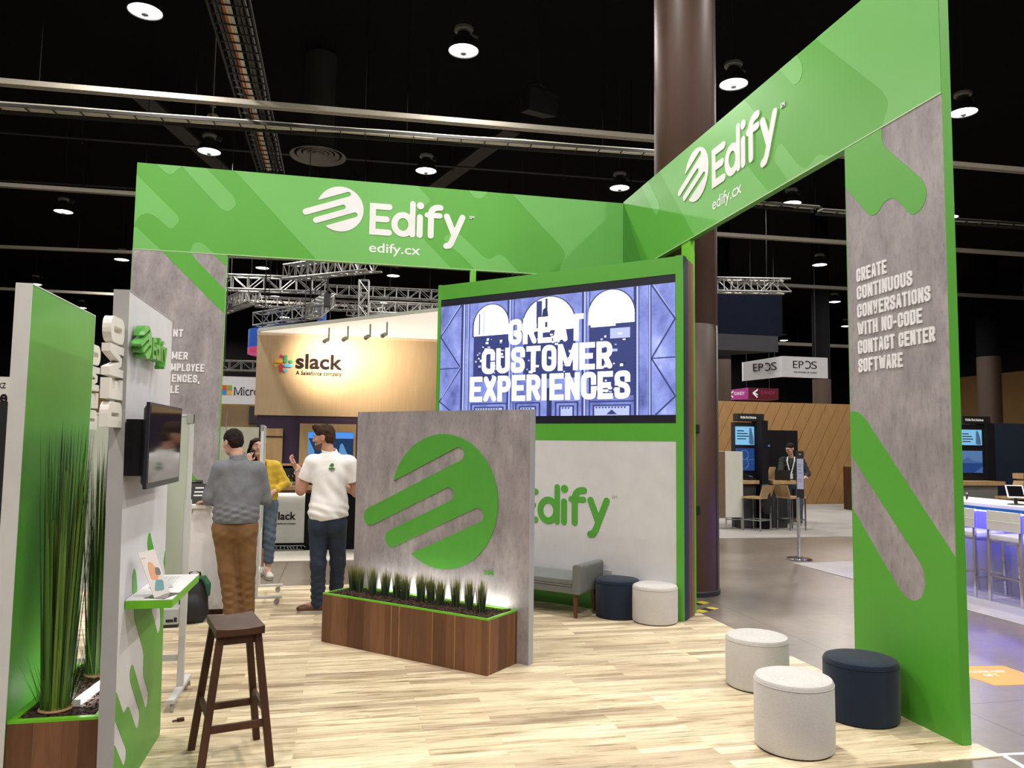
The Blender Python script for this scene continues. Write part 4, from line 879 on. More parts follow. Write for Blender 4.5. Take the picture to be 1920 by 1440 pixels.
pl = planter_box('wooden_planter', 'long walnut planter with green rim at the foot of the logo panel', (.139+.04*2**-.5-.398*2**-.5, 6.992-.04*2**-.5-.398*2**-.5, 0), S45, 1.658, .396, .398, .022, .02, .39)
g = G(); g.box(.22, 1.56, .318, .330, .393, .400); g.build('led_strip', em('led_warm', (1, .96, .90), 110), pl)
g = G(); g.box(.20, 1.58, .306, .314, .390, .408); g.build('led_shield', M_GREENY, pl)
# little clumps of grass
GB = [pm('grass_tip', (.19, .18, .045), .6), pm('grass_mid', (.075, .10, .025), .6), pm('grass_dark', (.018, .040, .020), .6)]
def blade(g, p, d, L, w, bend, mi0, seed_n=5):
    """tapering blade starting at p leaning along d"""
    p = Vector(p); side = Vector((-d.y, d.x, 0)).normalized() if d.to_2d().length > 1e-4 else Vector((1, 0, 0)); vs = []; n = seed_n
    for k in range(n+1):
        t = k/n; q = p+Vector((0, 0, L*t))+d*(L*t)+Vector((d.x, d.y, 0))*bend*L*t*t; ww = w*(1-t)**.6*.5
        vs += [q-side*ww, q+side*ww]
    o = len(g.v)
    for k in range(n):
        g.mi = mi0(k/n); g.add(vs[2*k:2*k+4], [(0, 1, 3, 2)])
def tuft(seed, H=.250):
    r = random.Random(seed); g = G()
    for k in range(170):
        a = r.uniform(0, 2*PI); q = r.random()**.5; lean = q*.135
        d = Vector((math.cos(a)*lean, math.sin(a)*lean, 0)); c = r.random()
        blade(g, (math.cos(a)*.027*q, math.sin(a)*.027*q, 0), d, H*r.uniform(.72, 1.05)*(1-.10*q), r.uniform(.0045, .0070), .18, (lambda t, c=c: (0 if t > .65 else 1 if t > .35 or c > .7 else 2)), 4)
    return g
proto = [tuft(s) for s in (1, 2, 3)]; pmesh = []
ORD = ['first', 'second', 'third', 'fourth', 'fifth', 'sixth', 'seventh', 'eighth', 'ninth', 'tenth', 'eleventh', 'last']
TX = [(.165, 1.0), (.264, .98), (.429, 1.02), (.531, .95), (.675, .97), (.776, .95), (.905, 1.0), (1.021, 1.0), (1.129, .94), (1.251, .99), (1.390, 1.03), (1.515, 1.05)]
o2 = 2**-.5
for k, (u, s) in enumerate(TX):
    loc = (.139+u*o2-(.20+.02*((k*7) % 3-1))*o2, 6.992-u*o2-(.20+.02*((k*7) % 3-1))*o2, .388)
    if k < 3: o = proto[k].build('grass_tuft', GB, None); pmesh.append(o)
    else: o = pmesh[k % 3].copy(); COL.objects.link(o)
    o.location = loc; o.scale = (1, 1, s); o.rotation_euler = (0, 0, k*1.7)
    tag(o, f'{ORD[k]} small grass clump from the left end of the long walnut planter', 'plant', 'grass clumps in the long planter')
# ------------------------------------------------------------------ demo wall on the left: green fin, white fin, planter between
gf = thing('green_fin_wall', 'green panel wall with beige edge at the left side of the demo station', 'wall panel', (-1.388, 3.83, 0), PI/2)
g = G(); g.box(0, .91, 0, .065, 0, 2.34); g.build('board', M_GREEN, gf)
g = G(); g.box(-.004, 0, -.002, .067, 0, 2.343); g.box(0, .914, -.002, .067, 2.34, 2.346); g.box(.91, .914, -.002, .067, 0, 2.34); g.build('edge_trim', M_OFFW, gf)
def demo_letters(parent, y0, y1, xa, flip=False):
    # letters stacked bottom to top, each turned a quarter turn, faces towards the white side (-y)
    for ch, za, zb in (('D', 1.700, 1.812), ('E', 1.824, 1.914), ('M', 1.926, 2.064), ('O', 2.074, 2.190)):
        g = G(); h = .215
        tmp = G(); caps(tmp, ch, 0, None, 0, h, y0, y1, {'D': .22, 'E': .19, 'M': .165, 'O': .20}[ch], (zb-za)/h/(1.35 if ch == 'M' else 1), 0)
        g.v = [(xa-z, y, za+x) for x, y, z in tmp.v]; g.f = tmp.f; g.m = tmp.m
        g.build('letter_'+ch.lower(), pm('cream_letter', (.74, .70, .64), .45), parent)
demo_letters(gf, .022, .058, .91+.218)
wf = thing('white_fin_wall', 'white panel wall carrying the monitor and shelf, with green dripping graphic and raised lettering', 'wall panel', (-.944, 3.83, 0), PI/2, ry=0)
wf.rotation_euler = (.0163*0, 0, PI/2)
wf.rotation_mode = 'ZYX'; wf.rotation_euler = (0, -.0163, PI/2)
g = G(); g.box(0, .932, .001, .063, 0, 2.335); g.build('board', M_WLAM, wf)
g = G(); g.box(-.005, 0, -.001, .066, 0, 2.338); g.box(0, .936, -.001, .066, 2.335, 2.340); g.build('edge_trim', M_GREYEDGE, wf)
Y0 = 3.83
drips = [[(.276, .86), (.276, .82), (.292, .773), (.50, .56), (.497, .45), (.62, .325), (.617, .282), (.577, .255), (.283, .568), (.235, .552), (.240, .50), (.448, .283), (.445, .235), (.401, .215), (.222, .393), (.147, .374), (.0, .53), (0, .40), (.215, .19), (.213, .15), (.177, .127), (0, .30), (0, 0), (.932, 0), (.932, .86), (.80, .86), (.858, .64), (.85, .60), (.806, .58), (.64, .745), (.62, .86)],
         [(.685, .90), (.499, 1.10), (.505, 1.15), (.544, 1.168), (.59, 1.12), (.81, .90)], [(.932, 1.03), (.90, .985), (.89, .955), (.925, .92), (.932, .90)],
         [(.23, .90), (.225, 1.0), (.25, 1.03), (.29, 1.0), (.33, .90)]]
graphic(wf, 'green_graphic', [[(a, b) for a, b in L] for L in drips], M_GREEN, .001, .035)
M_SIGNG = pm('sign_green_gloss', (.10, .40, .06), .35)
g = G(); g.prism(edify_mark(.128, 2.112, .080, math.radians(23)), -.058, -.012); edify_word(g, .232, 2.045, .104, -.058, -.012)
for x, z in ((.12, 2.13), (.26, 2.06), (.37, 2.07), (.45, 2.1)): g.tube([(x, .004, z), (x, -.02, z)], .004, 6)
g.build('raised_logo', M_SIGNG, wf)
demo_letters(wf, .012, .048, -.006)
# monitor
tv = thing('monitor', 'black flat monitor hung on the white panel wall above the shelf', 'monitor', (-.944-.0163*1.62+.10, 3.83, 1.62), PI/2)
g = G(); g.hexa([(-.03, 0, -.195), (.682, 0, -.195), (.682, 0, .195), (-.03, 0, .195)], [(-.005, .022, -.17), (.66, .022, -.17), (.66, .022, .17), (-.005, .022, .17)]); g.build('casing', M_BLACK, tv)
g = G(); g.mi = 0; g.box(-.034, .686, -.010, .006, -.199, .199); g.build('bezel', pm('blue_black_bezel', (.018, .02, .03), .3), tv)
g = G(); g.box(-.018, .668, -.0115, -.009, -.172, .183); g.build('screen', pm('dark_glass', (.006, .006, .008), .06, spec=.9), tv)
g = G(); g.box(.318, .334, -.0112, -.0095, -.188, -.184); g.build('badge', M_GREYEDGE, tv)
g = G(); g.box(.0, .20, .020, .096, -.14, .12); g.build('wall_mount', M_BLACKM, tv)
# shelf
sh = thing('wall_shelf', 'white shelf with green edge fixed to the white panel wall under the monitor', 'shelf', (-.944-.0163*.88, 3.83, 0), PI/2)
g = G(); g.box(.10, .80, -.205, -.002, .862, .899); g.build('edge_band', M_GREENY, sh)
g = G(); g.box(.101, .799, -.204, -.001, .899, .903); g.build('top', M_WHITE, sh)
kb = thing('keyboard', 'white keyboard lying on the wall shelf behind the acrylic sign', 'keyboard', (-.87, 4.36, .903), PI/2+.05)
g = G(); g.box(-.14, .14, -.055, .055, 0, .010); g.build('case', M_WHITE, kb, bevel=.003)
for r_ in range(5):
    g = G()
    for c in range(14): g.box(-.133+c*.0192, -.117+c*.0192, -.050+r_*.020, -.034+r_*.020, .010, .0135)
    g.build('key_row', pm('key_cap', (.62, .62, .62), .5), kb)
hl_ = thing('sign_holder', 'clear acrylic sign holder with a printed flyer on the wall shelf', 'sign', (-.815, 4.015, .903), PI/2-.30)
g = G(); g.box(-.07, .07, -.05, .05, 0, .003)
M_ACR = pm('clear_acrylic', (.9, .9, .9), .05); M_ACR.node_tree.nodes['Principled BSDF'].inputs['Transmission Weight'].default_value = .95
g.build('foot', M_ACR, hl_)
g = G(); g.X = Matrix.Translation((0, .0, .003)) @ Matrix.Rotation(math.radians(-24), 4, 'X'); g.box(-.07, .07, -.001, .001, 0, .225)
g.mi = 1; add_text(g, 'eBook', -.06, -.03, .19, .20, -.0015, -.001); g.mi = 2; g.prism(fillet([(-.045, .085), (.02, .075), (.03, .12), (.01, .165), (-.02, .175), (-.04, .13)], .03), -.0016, .0)
g.mi = 3; g.prism(fillet([(.005, .10), (.05, .095), (.055, .13), (.02, .14)], .012), -.0018, .0); g.mi = 4; g.prism(fillet([(-.05, .03), (.03, .02), (.05, .07), (-.01, .08)], .015), -.0017, 0)
g.build('flyer', [pm('flyer_paper', (.62, .56, .54), .4), M_GREYEDGE, pm('flyer_orange', (.62, .30, .16), .5), pm('flyer_ink', (.12, .13, .15), .5), pm('flyer_teal', (.12, .28, .30), .5)], hl_)
# planter between the fins, LED tube and two tall grasses
pb = planter_box('wooden_planter', 'walnut planter with lime rim between the green and white panel walls', (-1.386, 3.84, 0), 0, .372, .92, .415, .030, .02, .40)
lt = thing('led_tube', 'glowing white LED tube lying in the planter between the panel walls', 'lamp', (-1.155, 4.0, .412), 0)
g = G(); g.bar((0, 0, .022), (.035, .36, .022), .026, .026); g.build('tube', M_LED, lt)
g = G(); g.bar((-.001, -.012, .020), (.0, 0, .020), .03, .03); g.bar((.035, .36, .020), (.0362, .372, .020), .03, .03); g.box(-.01, .01, .0, .02, -.006, .012); g.box(.025, .045, .33, .35, -.006, .012); g.build('end_caps', M_WHITE, lt)
TG = [pm('tall_grass_light', (.13, .21, .02), .5), pm('tall_grass', (.065, .15, .015), .55), pm('tall_grass_dark', (.020, .055, .010), .6)]
def tall_grass(label, loc, seed, n, H, rad):
    t = thing('tall_grass', label, 'plant', loc); r = random.Random(seed)
    g = G()
    for k in range(n):
        a = r.uniform(0, 2*PI); q = r.random()**.5; lean = q*.045+r.uniform(0, .025)
        if r.random() < .12: lean += r.uniform(.04, .10)
        c = r.random(); L = H*(r.uniform(.55, 1.0) if r.random() > .25 else r.uniform(.2, .45)); mi = 0 if c < .3 else 1 if c < .75 else 2
        blade(g, (math.cos(a)*rad*q, math.sin(a)*rad*q, 0), Vector((math.cos(a)*min(lean, .055), math.sin(a)*lean, 0)), L, r.uniform(.009, .016), r.uniform(-.02, .03), (lambda u, mi=mi: min(2, mi+(1 if u > .75 else 0))), 7)
    for k in range(40):
        a = r.uniform(0, 2*PI); lean = r.uniform(.25, .6)
        blade(g, (math.cos(a)*rad, math.sin(a)*rad, .02), Vector((math.cos(a)*lean*.6, math.sin(a)*lean, 0)), r.uniform(.15, .30), .004, r.uniform(.0, .25), (lambda u: 1), 6)
    g.build('blades', TG, t)
    g = G(); g.tube([(rad*1.08*math.cos(q), rad*1.08*math.sin(q), .018) for q in np.linspace(0, 2*PI, 24, endpoint=False)], .007, 6, close=True); g.lathe([(rad*.95, 0), (rad*1.0, .03)], 20); g.build('base_ring', pm('tan_fibre', (.35, .20, .10), .8), t)
    return t
tall_grass('tall green grass plant nearest the viewer in the planter between the panel walls', (-1.235, 3.965, .405), 3, 270, 1.36, .060)
tall_grass('second tall grass plant at the back of the planter between the panel walls', (-1.215, 4.50, .405), 8, 150, 1.34, .052)
# ------------------------------------------------------------------ bar stool
st = thing('bar_stool', 'dark wooden saddle-seat bar stool in front of the white panel wall', 'stool', (-.52, 4.363, 0), math.radians(15.7))
g = G(); N = 12
for i in range(N):      # dished seat
    a0, a1 = -.118+.236*i/N, -.118+.236*(i+1)/N; zf = lambda a: .694+.009*(a/.118)**2
    g.hexa([(a0, -.19, .664), (a1, -.19, .664), (a1, .19, .664), (a0, .19, .664)], [(a0, -.19, zf(a0)), (a1, -.19, zf(a1)), (a1, .19, zf(a1)), (a0, .19, zf(a0))])
me_ = g.build('seat', M_DWOOD, st)
g = G(); g.box(-.085, .085, -.155, -.135, .615, .665); g.box(-.085, .085, .135, .155, .615, .665); g.box(-.095, -.078, -.15, .15, .615, .665); g.box(.078, .095, -.15, .15, .615, .665); g.build('apron', M_DWOOD, st)
leg = lambda sx, sy, z: (sx*(.090+.078*(1-z/.665)), sy*(.145+.052*(1-z/.665)), z)
for sx in (-1, 1):
    for sy in (-1, 1): g = G(); g.bar(leg(sx, sy, .0), leg(sx, sy, .665), .036, .036, (0, 1, 0)); g.build('leg', M_DWOOD, st, bevel=.003)
for a, b, z in (((-1, -1), (1, -1), .215), ((-1, 1), (1, 1), .215), ((-1, -1), (-1, 1), .155+.12), ((1, -1), (1, 1), .155+.12)):
    g = G(); g.bar(leg(*a, z), leg(*b, z), .020, .034); g.build('rung', M_DWOOD, st)
# ------------------------------------------------------------------ poufs
def pouf(label, x, y, m, h, r=.212):
    t = thing('pouf', label, 'pouf', (x, y, 0), RND.uniform(0, 6))
    g = G(); b = .02
    prof = [(r-.012, .006), (r-.004, .012), (r, .03), (r+.001, h*.5), (r, h-.045), (r-.003, h-.028)]
    g.lathe(prof, 56); g.build('body', m, t, True)
    g = G(); g.lathe([(r-.002, h-.030), (r-.001, h-.022), (r-.010, h-.006), (r-.030, h+.001), (r*.55, h+.006), (.01, h+.008)], 56); g.build('top_cushion', m, t, True)
    g = G(); g.tube([((r-.001)*math.cos(q), (r-.001)*math.sin(q), h-.029) for q in np.linspace(0, 2*PI, 56, endpoint=False)], .0028, 6, close=True); g.build('piping', m, t, 'all')
    g = G(); g.lathe([(r-.012, 0), (r-.012, .008)], 40); g.build('base', M_BLACKM, t)
    return t
pouf('pale grey fabric pouf closest to the viewer', 2.495, 3.95, M_POUFW, .385)
pouf('pale grey fabric pouf behind the nearest one at the wood floor edge', 2.870, 4.985, M_POUFW, .345)
pouf('navy fabric pouf against the right green tower', 3.174, 4.293, M_POUFN, .365, .218)
pouf('navy fabric pouf beside the grey bench', 2.662, 7.197, M_POUFN, .360)
pouf('pale grey fabric pouf at the right corner of the screen wall', 2.933, 6.926, M_POUFW, .345)
# ------------------------------------------------------------------ settee bench
sf = thing('settee_bench', 'grey leather settee bench with rolled ends under the green wordmark', 'bench', (1.068+.98*o2-.50*o2, 8.993-.98*o2-.50*o2, 0), S45)
g = G(); g.box(.02, 1.17, 0, .46, .225, .30); g.build('frame', M_SOFA, sf, bevel=.012)
g = G(); g.box(.075, 1.115, -.006, .455, .302, .372); g.build('seat_cushion', M_SOFA, sf, bevel=.022, seg=4)
for k, (a, b) in enumerate(((0, .075), (1.115, 1.19))):
    g = G(); g.prism(fillet([(a-.012*(1-k), .228), (b+.012*k, .228), (b+.018*k, .505), (a-.018*(1-k), .505)], .03), -.012, .47); g.build('arm', M_SOFA, sf, bevel=.010, seg=3)
g = G(); g.tube([(.08, -.007, .303), (1.11, -.007, .303)], .004, 6); g.build('piping', M_SOFA, sf)
for x, s in ((.07, -1), (1.12, 1)):
    for y, q in ((.05, -1), (.41, 1)): g = G(); g.bar((x+s*.012, y+q*.02, 0), (x, y, .228), .024, .024, (0, 1, 0), .042, .042); g.build('leg', M_LEG, sf)
# ------------------------------------------------------------------ rolling whiteboards
def caster(parent, x, y):
    g = G(); g.lathe([(.006, .062), (.02, .060), (.02, .055), (.006, .053)], 12, (x, y, 0)); g.bar((x-.012, y, .058), (x-.012, y+.012, .024), .004, .03, (1, 0, 0)); g.bar((x+.012, y, .058), (x+.012, y+.012, .024), .004, .03, (1, 0, 0)); c = g.build('caster', M_STEEL, parent)
    g = G(); R_ = [(.026, -.009), (.0285, -.004), (.0285, .004), (.026, .009)]
    g.ring([[(x+dx, y+.012+r*math.cos(2*PI*k/18), .0285+r*math.sin(2*PI*k/18)) for k in range(18)] for r, dx in R_]); g.build('wheel', M_GREYEDGE, c)
def whiteboard(label, loc, rz, W, zb, zt, foot_a, foot_b, board_m):
    """board in local x from 0 to W; feet run along local y under both ends"""
    t = thing('rolling_whiteboard', label, 'whiteboard', loc, rz)
    g = G(); g.box(.02, W-.02, -.010, .010, zb, zt); g.build('board', board_m, t)
    g = G()
    for x in (.0, W-.024): g.box(x, x+.024, -.015, .015, zb-.01, zt+.012)
    g.box(0, W, -.015, .015, zt, zt+.014); g.box(0, W, -.015, .015, zb-.014, zb); g.build('frame', pm('white_metal_frame', (.58, .58, .58), .4), t)
    g = G()
    for x in (0, W-.04): g.box(x, x+.04, -.019, .019, zt-.045, zt+.018)
    g.build('corner_cap', M_GREYEDGE, t)
    for x in (.012, W-.012):
        g = G(); g.box(x-.020, x+.020, -.014, .014, .085, zb+.5); g.build('upright', pm('white_metal_frame', (.58, .58, .58), .4), t)
        g = G(); g.box(x-.022, x+.022, foot_a, foot_b, .062, .088); g.build('foot', pm('white_metal_frame', (.58, .58, .58), .4), t, bevel=.006)
        for y in (foot_a+.04, foot_b-.06): caster(t, x, y)
    g = G(); g.box(.02, W-.02, -.008, .008, .245, .285); g.build('crossbar', pm('white_metal_frame', (.58, .58, .58), .4), t)
whiteboard('pale rolling whiteboard on casters standing behind the white panel wall', (-1.90, 5.36, 0), 0, .955, .76, 1.80, -.28, .26, M_GLASSB)
whiteboard('rolling whiteboard seen edge-on beside the man in grey', (-.79, 8.22, 0), PI/2+.06, .68, .70, 1.79, -.25, .20, M_GLASSB)
# ------------------------------------------------------------------ white counter, laptop, bits and bags by it
ct = thing('service_counter', 'white slant-sided counter at which the man in grey works', 'counter', (-1.05, 7.86, 0))
g = G(); g.prism([(-1.0, .05), (.015, .05), (-.16, 1.0), (-1.0, 1.0)], 0, .55); g.build('body', M_WHITE, ct)
g = G(); g.box(-1.02, -.13, -.03, .58, 1.0, 1.03); g.build('top', M_WHITE, ct)
g = G(); g.box(-.98, -.01, .02, .53, 0, .05); g.build('plinth', M_DWOOD, ct)
g = G(); g.lathe([(.014, 0), (.014, .004)], 16)
g.v = [(x-.32, -.003+z*-1, y+.965) for x, y, z in g.v]; g.build('lock', M_STEEL, ct)
lap = thing('laptop', 'black laptop with paper notes stuck on its lid, open on the white counter', 'laptop', (-1.36, 8.08, 1.03), .15)
g = G(); g.box(-.13, .13, -.10, .08, 0, .014); g.build('keyboard_base', M_BLACK, lap, bevel=.004)
g = G(); g.X = Matrix.Translation((0, .08, .012)) @ Matrix.Rotation(math.radians(-14), 4, 'X'); g.box(-.13, .13, -.004, .004, 0, .175); g.build('screen', M_BLACK, lap)
for z in (.05, .085, .125): g = G(); g.X = Matrix.Translation((0, .08, .012)) @ Matrix.Rotation(math.radians(-14), 4, 'X'); g.box(-.05+z*.2, .04+z*.1, -.0055, -.003, z, z+.014); g.build('paper_note', M_WHITE, lap)
rs = thing('display_riser', 'white riser behind the laptop carrying a small black device', 'stand', (-1.46, 8.27, 1.03))
g = G(); g.box(-.10, .10, -.05, .05, .14, .165); g.box(-.09, -.07, -.04, .04, 0, .14); g.box(.07, .09, -.04, .04, 0, .14); g.build('riser', M_WHITE, rs)
dv = thing('card_reader', 'small black device on top of the white riser', 'device', (-1.42, 8.27, 1.195))
g = G(); g.box(-.07, .07, -.04, .04, 0, .05); g.build('body', M_BLACK, dv, bevel=.012); g = G(); g.box(-.05, .01, -.042, -.039, .035, .042); g.build('slot', M_GREYEDGE, dv)
bp_ = thing('backpack', 'black backpack with a green strap on the floor beside the white counter', 'backpack', (-1.27, 7.58, 0))
F = Field((-1.52, 7.35, -.02), (-1.02, 7.82, .52), .010); F.el((-1.27, 7.58, .20), (.125, .095, .21), k=.05).el((-1.27, 7.58, .07), (.13, .105, .09), k=.06).el((-1.27, 7.49, .13), (.10, .05, .11), k=.03); F.half((0, 0, .0), (0, 0, 1)); F.wrinkle(.004, 40, [(.5, .2, .8), (-.7, .2, .5)], None, 2); F.build('body', pm('black_nylon', (.010, .010, .012), .7), bp_, (-1.27, 7.58, 0))
g = G(); g.tube([(-.05, 0, .395), (-.045, 0, .44), (0, 0, .455), (.045, 0, .44), (.05, 0, .395)], .010, 6); g.build('handle', M_BLACK, bp_)
g = G(); g.tube([(.02, -.03, .40), (.09, -.05, .40), (.125, -.06, .345), (.135, -.05, .24)], [.015, .026, .028, .012], 8); g.build('strap', pm('green_webbing', (.02, .10, .045), .8), bp_)
bx = thing('printer', 'light grey printer on the floor under the shelf end', 'printer', (-1.44, 7.50, 0), .1)
g = G(); g.box(-.11, .075, -.14, .14, .028, .165); g.build('casing', pm('light_grey_plastic', (.36, .37, .37), .5), bx, bevel=.008)
g = G(); g.box(-.10, .07, -.13, .13, 0, .03); g.build('foot_tray', M_BLACK, bx); g = G(); g.box(-.03, .03, -.143, -.138, .05, .075); g.box(.035, .06, -.143, -.138, .05, .09); g.build('panel', M_BLACK, bx)
pgc = thing('power_plug', 'small dark plug lying on the wood floor beside the white panel wall', 'plug', (-.875, 4.965, 0), .3)
g = G(); g.box(-.02, .02, -.012, .012, 0, .018); g.build('body', M_DWOOD, pgc, bevel=.003); g = G(); g.tube([(-.02, 0, .008), (-.045, .0, .006)], .005, 6); g.build('cord_end', M_BLACK, pgc)
# ------------------------------------------------------------------ high-bay lamps on their grid, each with its own light
M_REFL = pm('dark_reflector', (.035, .034, .033), .45); M_COLLAR = pm('grey_lamp_collar', (.20, .20, .19), .5)
M_LENS = em('lamp_lens', (1, .97, 1.0), 9, sample=False)
def lamp_proto():
    t = thing('high_bay_lamp', 'x', 'lamp', (0, 0, 0))
    g = G(); g.lathe([(.02, .30), (.105, .30), (.115, .27), (.165, .20), (.232, .08), (.246, .012), (.252, 0), (.240, .002), (.225, .08), (.10, .25)], 28); g.build('reflector', M_REFL, t, True)
    g = G(); g.lathe([(.02, .40), (.145, .395), (.158, .38), (.158, .335), (.145, .32), (.06, .315), (.05, .28)], 24); g.build('ballast_collar', M_COLLAR, t, True)
    g = G(); g.lathe([(.236, .018), (.16, .004), (.01, -.002)], 28); g.build('lens', M_LENS, t, True)
    g = G(); g.lathe([(.008, -.004), (.048, -.02), (.052, -.05), (.03, -.062), (.005, -.064)], 16); g.build('sensor', M_COLLAR, t, True)
    g = G(); g.bar((0, 0, .395), (0, 0, 3.0), .018, .018); g.bar((.15, 0, .34), (.25, 0, .30), .08, .10); g.build('hanger', M_DSTEEL, t)
    return t
lp0 = lamp_proto(); first = True
LX = [-12.65, -7.85, -3.05, 1.75, 6.55, 11.30, 16.10, 20.85, 25.6]; LY = [-5.4, .4, 6.2, 11.95, 17.65, 23.5, 29.4, 35.2, 41.0, 46.8]
OX = ['far left', 'second', 'third', 'fourth', 'fifth', 'sixth', 'seventh', 'eighth', 'ninth']
lamp_light = bpy.data.lights.new('high_bay_light', 'AREA'); lamp_light.shape = 'DISK'; lamp_light.size = .44; lamp_light.energy = LAMP_W; lamp_light.color = (1, .955, .895)
f_ = Vector((SC.camera.matrix_world.to_3x3() @ Vector((0, 0, -1)))); mi_ = SC.camera.matrix_world.inverted()
rows = {}
for j, Y in enumerate(LY):
    n = 0
    for i, X in enumerate(LX):
        c = mi_ @ Vector((X, Y, 8)); vis = c.z < -1 and abs(c.x/-c.z) < .70 and abs(c.y/-c.z) < .53
        near = Y < 13 and -9 < X < 13
        if not (vis or near): continue
        if vis: n += 1; lab = f'round high-bay lamp, number {n} from the left in the {["", "", "", "nearest", "second nearest", "third nearest", "fourth nearest", "fifth nearest", "sixth nearest", "furthest"][j]} row of ceiling lamps'; grp = None
        else: lab = 'round high-bay lamp high overhead outside the photograph'; grp = 'high-bay lamps overhead'
        if first: t = lp0; t.location = (X, Y, 8); t['label'] = lab; first = False
        else: t = dup(lp0, (X, Y, 8), None, lab)
        t['group'] = 'high-bay lamps in rows' if vis else grp
        if Y < 25:
            lo = bpy.data.objects.new('lamp_light', lamp_light); COL.objects.link(lo); lo.location = (0, 0, -.075); lo.parent = t
# ------------------------------------------------------------------ ceiling steel: struts, cable trays, diffuser
def beam(name, label, a, b, w, h, m, cat='beam'):
    a, b = Vector(a), Vector(b); g = G()
    d = (b-a).normalized(); n = Vector((-d.y, d.x, 0))
    g.bar(a, b, w, h); g.mi = 1
    for k in (-.18, .18): g.bar(a+n*w*k-Vector((0, 0, h*.5+.001)), b+n*w*k-Vector((0, 0, h*.5+.001)), .012, .004)
    L = (b-a).length; k = 1.2
    while k < L: c = a+d*k; g.mi = 2; g.bar(c+Vector((0, 0, h/2)), Vector((c.x, c.y, 10.98)), .008, .008); k += 4.8
    return tag(g.build(name, [m, M_DSTEEL, M_BLACKM]), label, cat)
beam('strut_channel', 'long cream strut channel crossing the ceiling above the left header', (-10.57, 12.65, 6.90), (12.84, 11.70, 6.90), .13, .08, M_CREAM)
beam('strut_channel', 'cream strut channel ending behind the left header, second one back', (-15.10, 17.89, 6.90), (4.98, 17.29, 6.90), .115, .08, M_CREAM)
beam('strut_channel', 'cream strut channel, third one back, low on the left', (-18.12, 24.31, 6.90), (6.04, 22.12, 6.90), .105, .08, M_CREAM)
beam('strut_channel', 'cream strut channel seen through the right opening and beyond the right tower', (7.17, 17.29, 6.90), (21.14, 16.76, 6.90), .12, .09, M_CREAM)
beam('strut_channel', 'thin pale strut channel far back above the hanging white banner', (16.61, 35.03, 6.90), (28.54, 34.81, 6.90), .20, .15, M_CREAM)
beam('strut_channel', 'cream strut channel far back at the left edge', (-22.65, 30.35, 6.90), (1.51, 30.20, 6.90), .12, .09, M_CREAM)
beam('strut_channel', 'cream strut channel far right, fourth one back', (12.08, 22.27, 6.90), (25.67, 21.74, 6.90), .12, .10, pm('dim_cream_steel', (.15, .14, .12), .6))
def tray(name, label, a, b, W, m_rail, cables, pitch=.42):
    a, b = Vector(a), Vector(b); d = (b-a).normalized(); n = Vector((-d.y, d.x, 0)); L = (b-a).length
    t = thing(name, label, 'cable tray', tuple(a)); O = Vector((0, 0, 0))
    for s in (-1, 1): g = G(); p = n*s*W/2; g.bar(p, p+d*L, .022, .05); g.build('side_rail', m_rail, t)
    g = G(); k = 0
    while k*pitch < L: p = d*k*pitch; g = G(); g.bar(p-n*W/2, p+n*W/2, .014, .02); g.build('rung', m_rail, t); k += 1
    k = 0
    while k < L: g = G(); g.bar(d*k+n*W/2, d*k+n*W/2+Vector((0, 0, 10.98-a.z)), .008, .008); g.build('hanger_rod', M_BLACKM, t); k += 3.6
    for m, offs in cables:
        g = G(); r = random.Random(len(offs))
        for o in offs:
            pts = [n*(o+r.uniform(-.012, .012))+d*(L*q/16)+Vector((0, 0, .035+r.uniform(0, .02))) for q in range(17)]
            g.tube(pts, .021, 5)
        c = g.build('cable_bundle', m, t)
M_PALEC = pm('pale_cable', (.62, .58, .48), .6); M_GREYC = pm('grey_cable', (.055, .055, .055), .6); M_ORC = pm('orange_cable', (.50, .13, .03), .6)
tray('cable_tray', 'long ladder cable tray with pale cables below the cream strut channel', (-9.81, 14.01, 7.01), (7.25, 12.87, 7.01), .32, pm('tray_steel', (.016, .016, .015), .7), [(M_PALEC, [-.11, -.075, -.04, .02, .06, .10])])
tray('cable_tray', 'wide ladder cable tray running away from the viewer at top left', (-1.55, 7.10, 7.18), (-1.59, 16.23, 7.18), .53, pm('tray_steel', (.016, .016, .015), .7), [(M_GREYC, [-.20, -.12, -.07, .13, .19]), (M_PALEC, [.01, .04]), (M_ORC, [.08])], .24)
tray('cable_tray', 'distant cable tray beyond the right tower', (10.57, 15.40, 7.05), (22.65, 14.80, 7.05), .32, pm('tray_steel', (.016, .016, .015), .7), [(M_PALEC, [-.08, 0, .08])])
tray('cable_tray', 'dim cable tray seen through the right opening below the green header', (6.95, 15.25, 7.05), (10.42, 15.25, 7.05), .32, pm('tray_steel', (.016, .016, .015), .7), [(M_PALEC, [-.08, 0, .08])])
dz = thing('air_diffuser', 'round grey ceiling air diffuser with concentric rings beside the tray', 'air vent', (-.75, 18.55, 8.45))
for k, (r0, r1, z) in enumerate(((.66, .56, .0), (.50, .40, .03), (.36, .27, .05), (.22, .13, .065), (.09, .02, .075))):
    g = G(); g.lathe([(r0, z), (r0-.01, z-.012), (r1, z+.05), (r1, z+.065), (r0, z+.012), (r0, z)], 36, caps=False); g.build('ring', pm('grey_diffuser', (.17, .16, .145), .5), dz, True)
g = G(); g.lathe([(.36, .10), (.36, 2.5)], 28); g.build('duct', pm('dark_duct', (.03, .03, .03), .6), dz, True)
spk = thing('loudspeaker', 'black loudspeaker box hanging below the ceiling right of centre', 'loudspeaker', (3.85, 15.3, 8.55), .3)
g = G(); g.hexa([(-.35, -.2, 0), (.35, -.2, 0), (.28, .25, .12), (-.28, .25, .12)], [(-.35, -.28, .45), (.35, -.28, .45), (.28, .25, .5), (-.28, .25, .5)]); g.build('cabinet', pm('speaker_black', (.012, .013, .016), .5), spk)
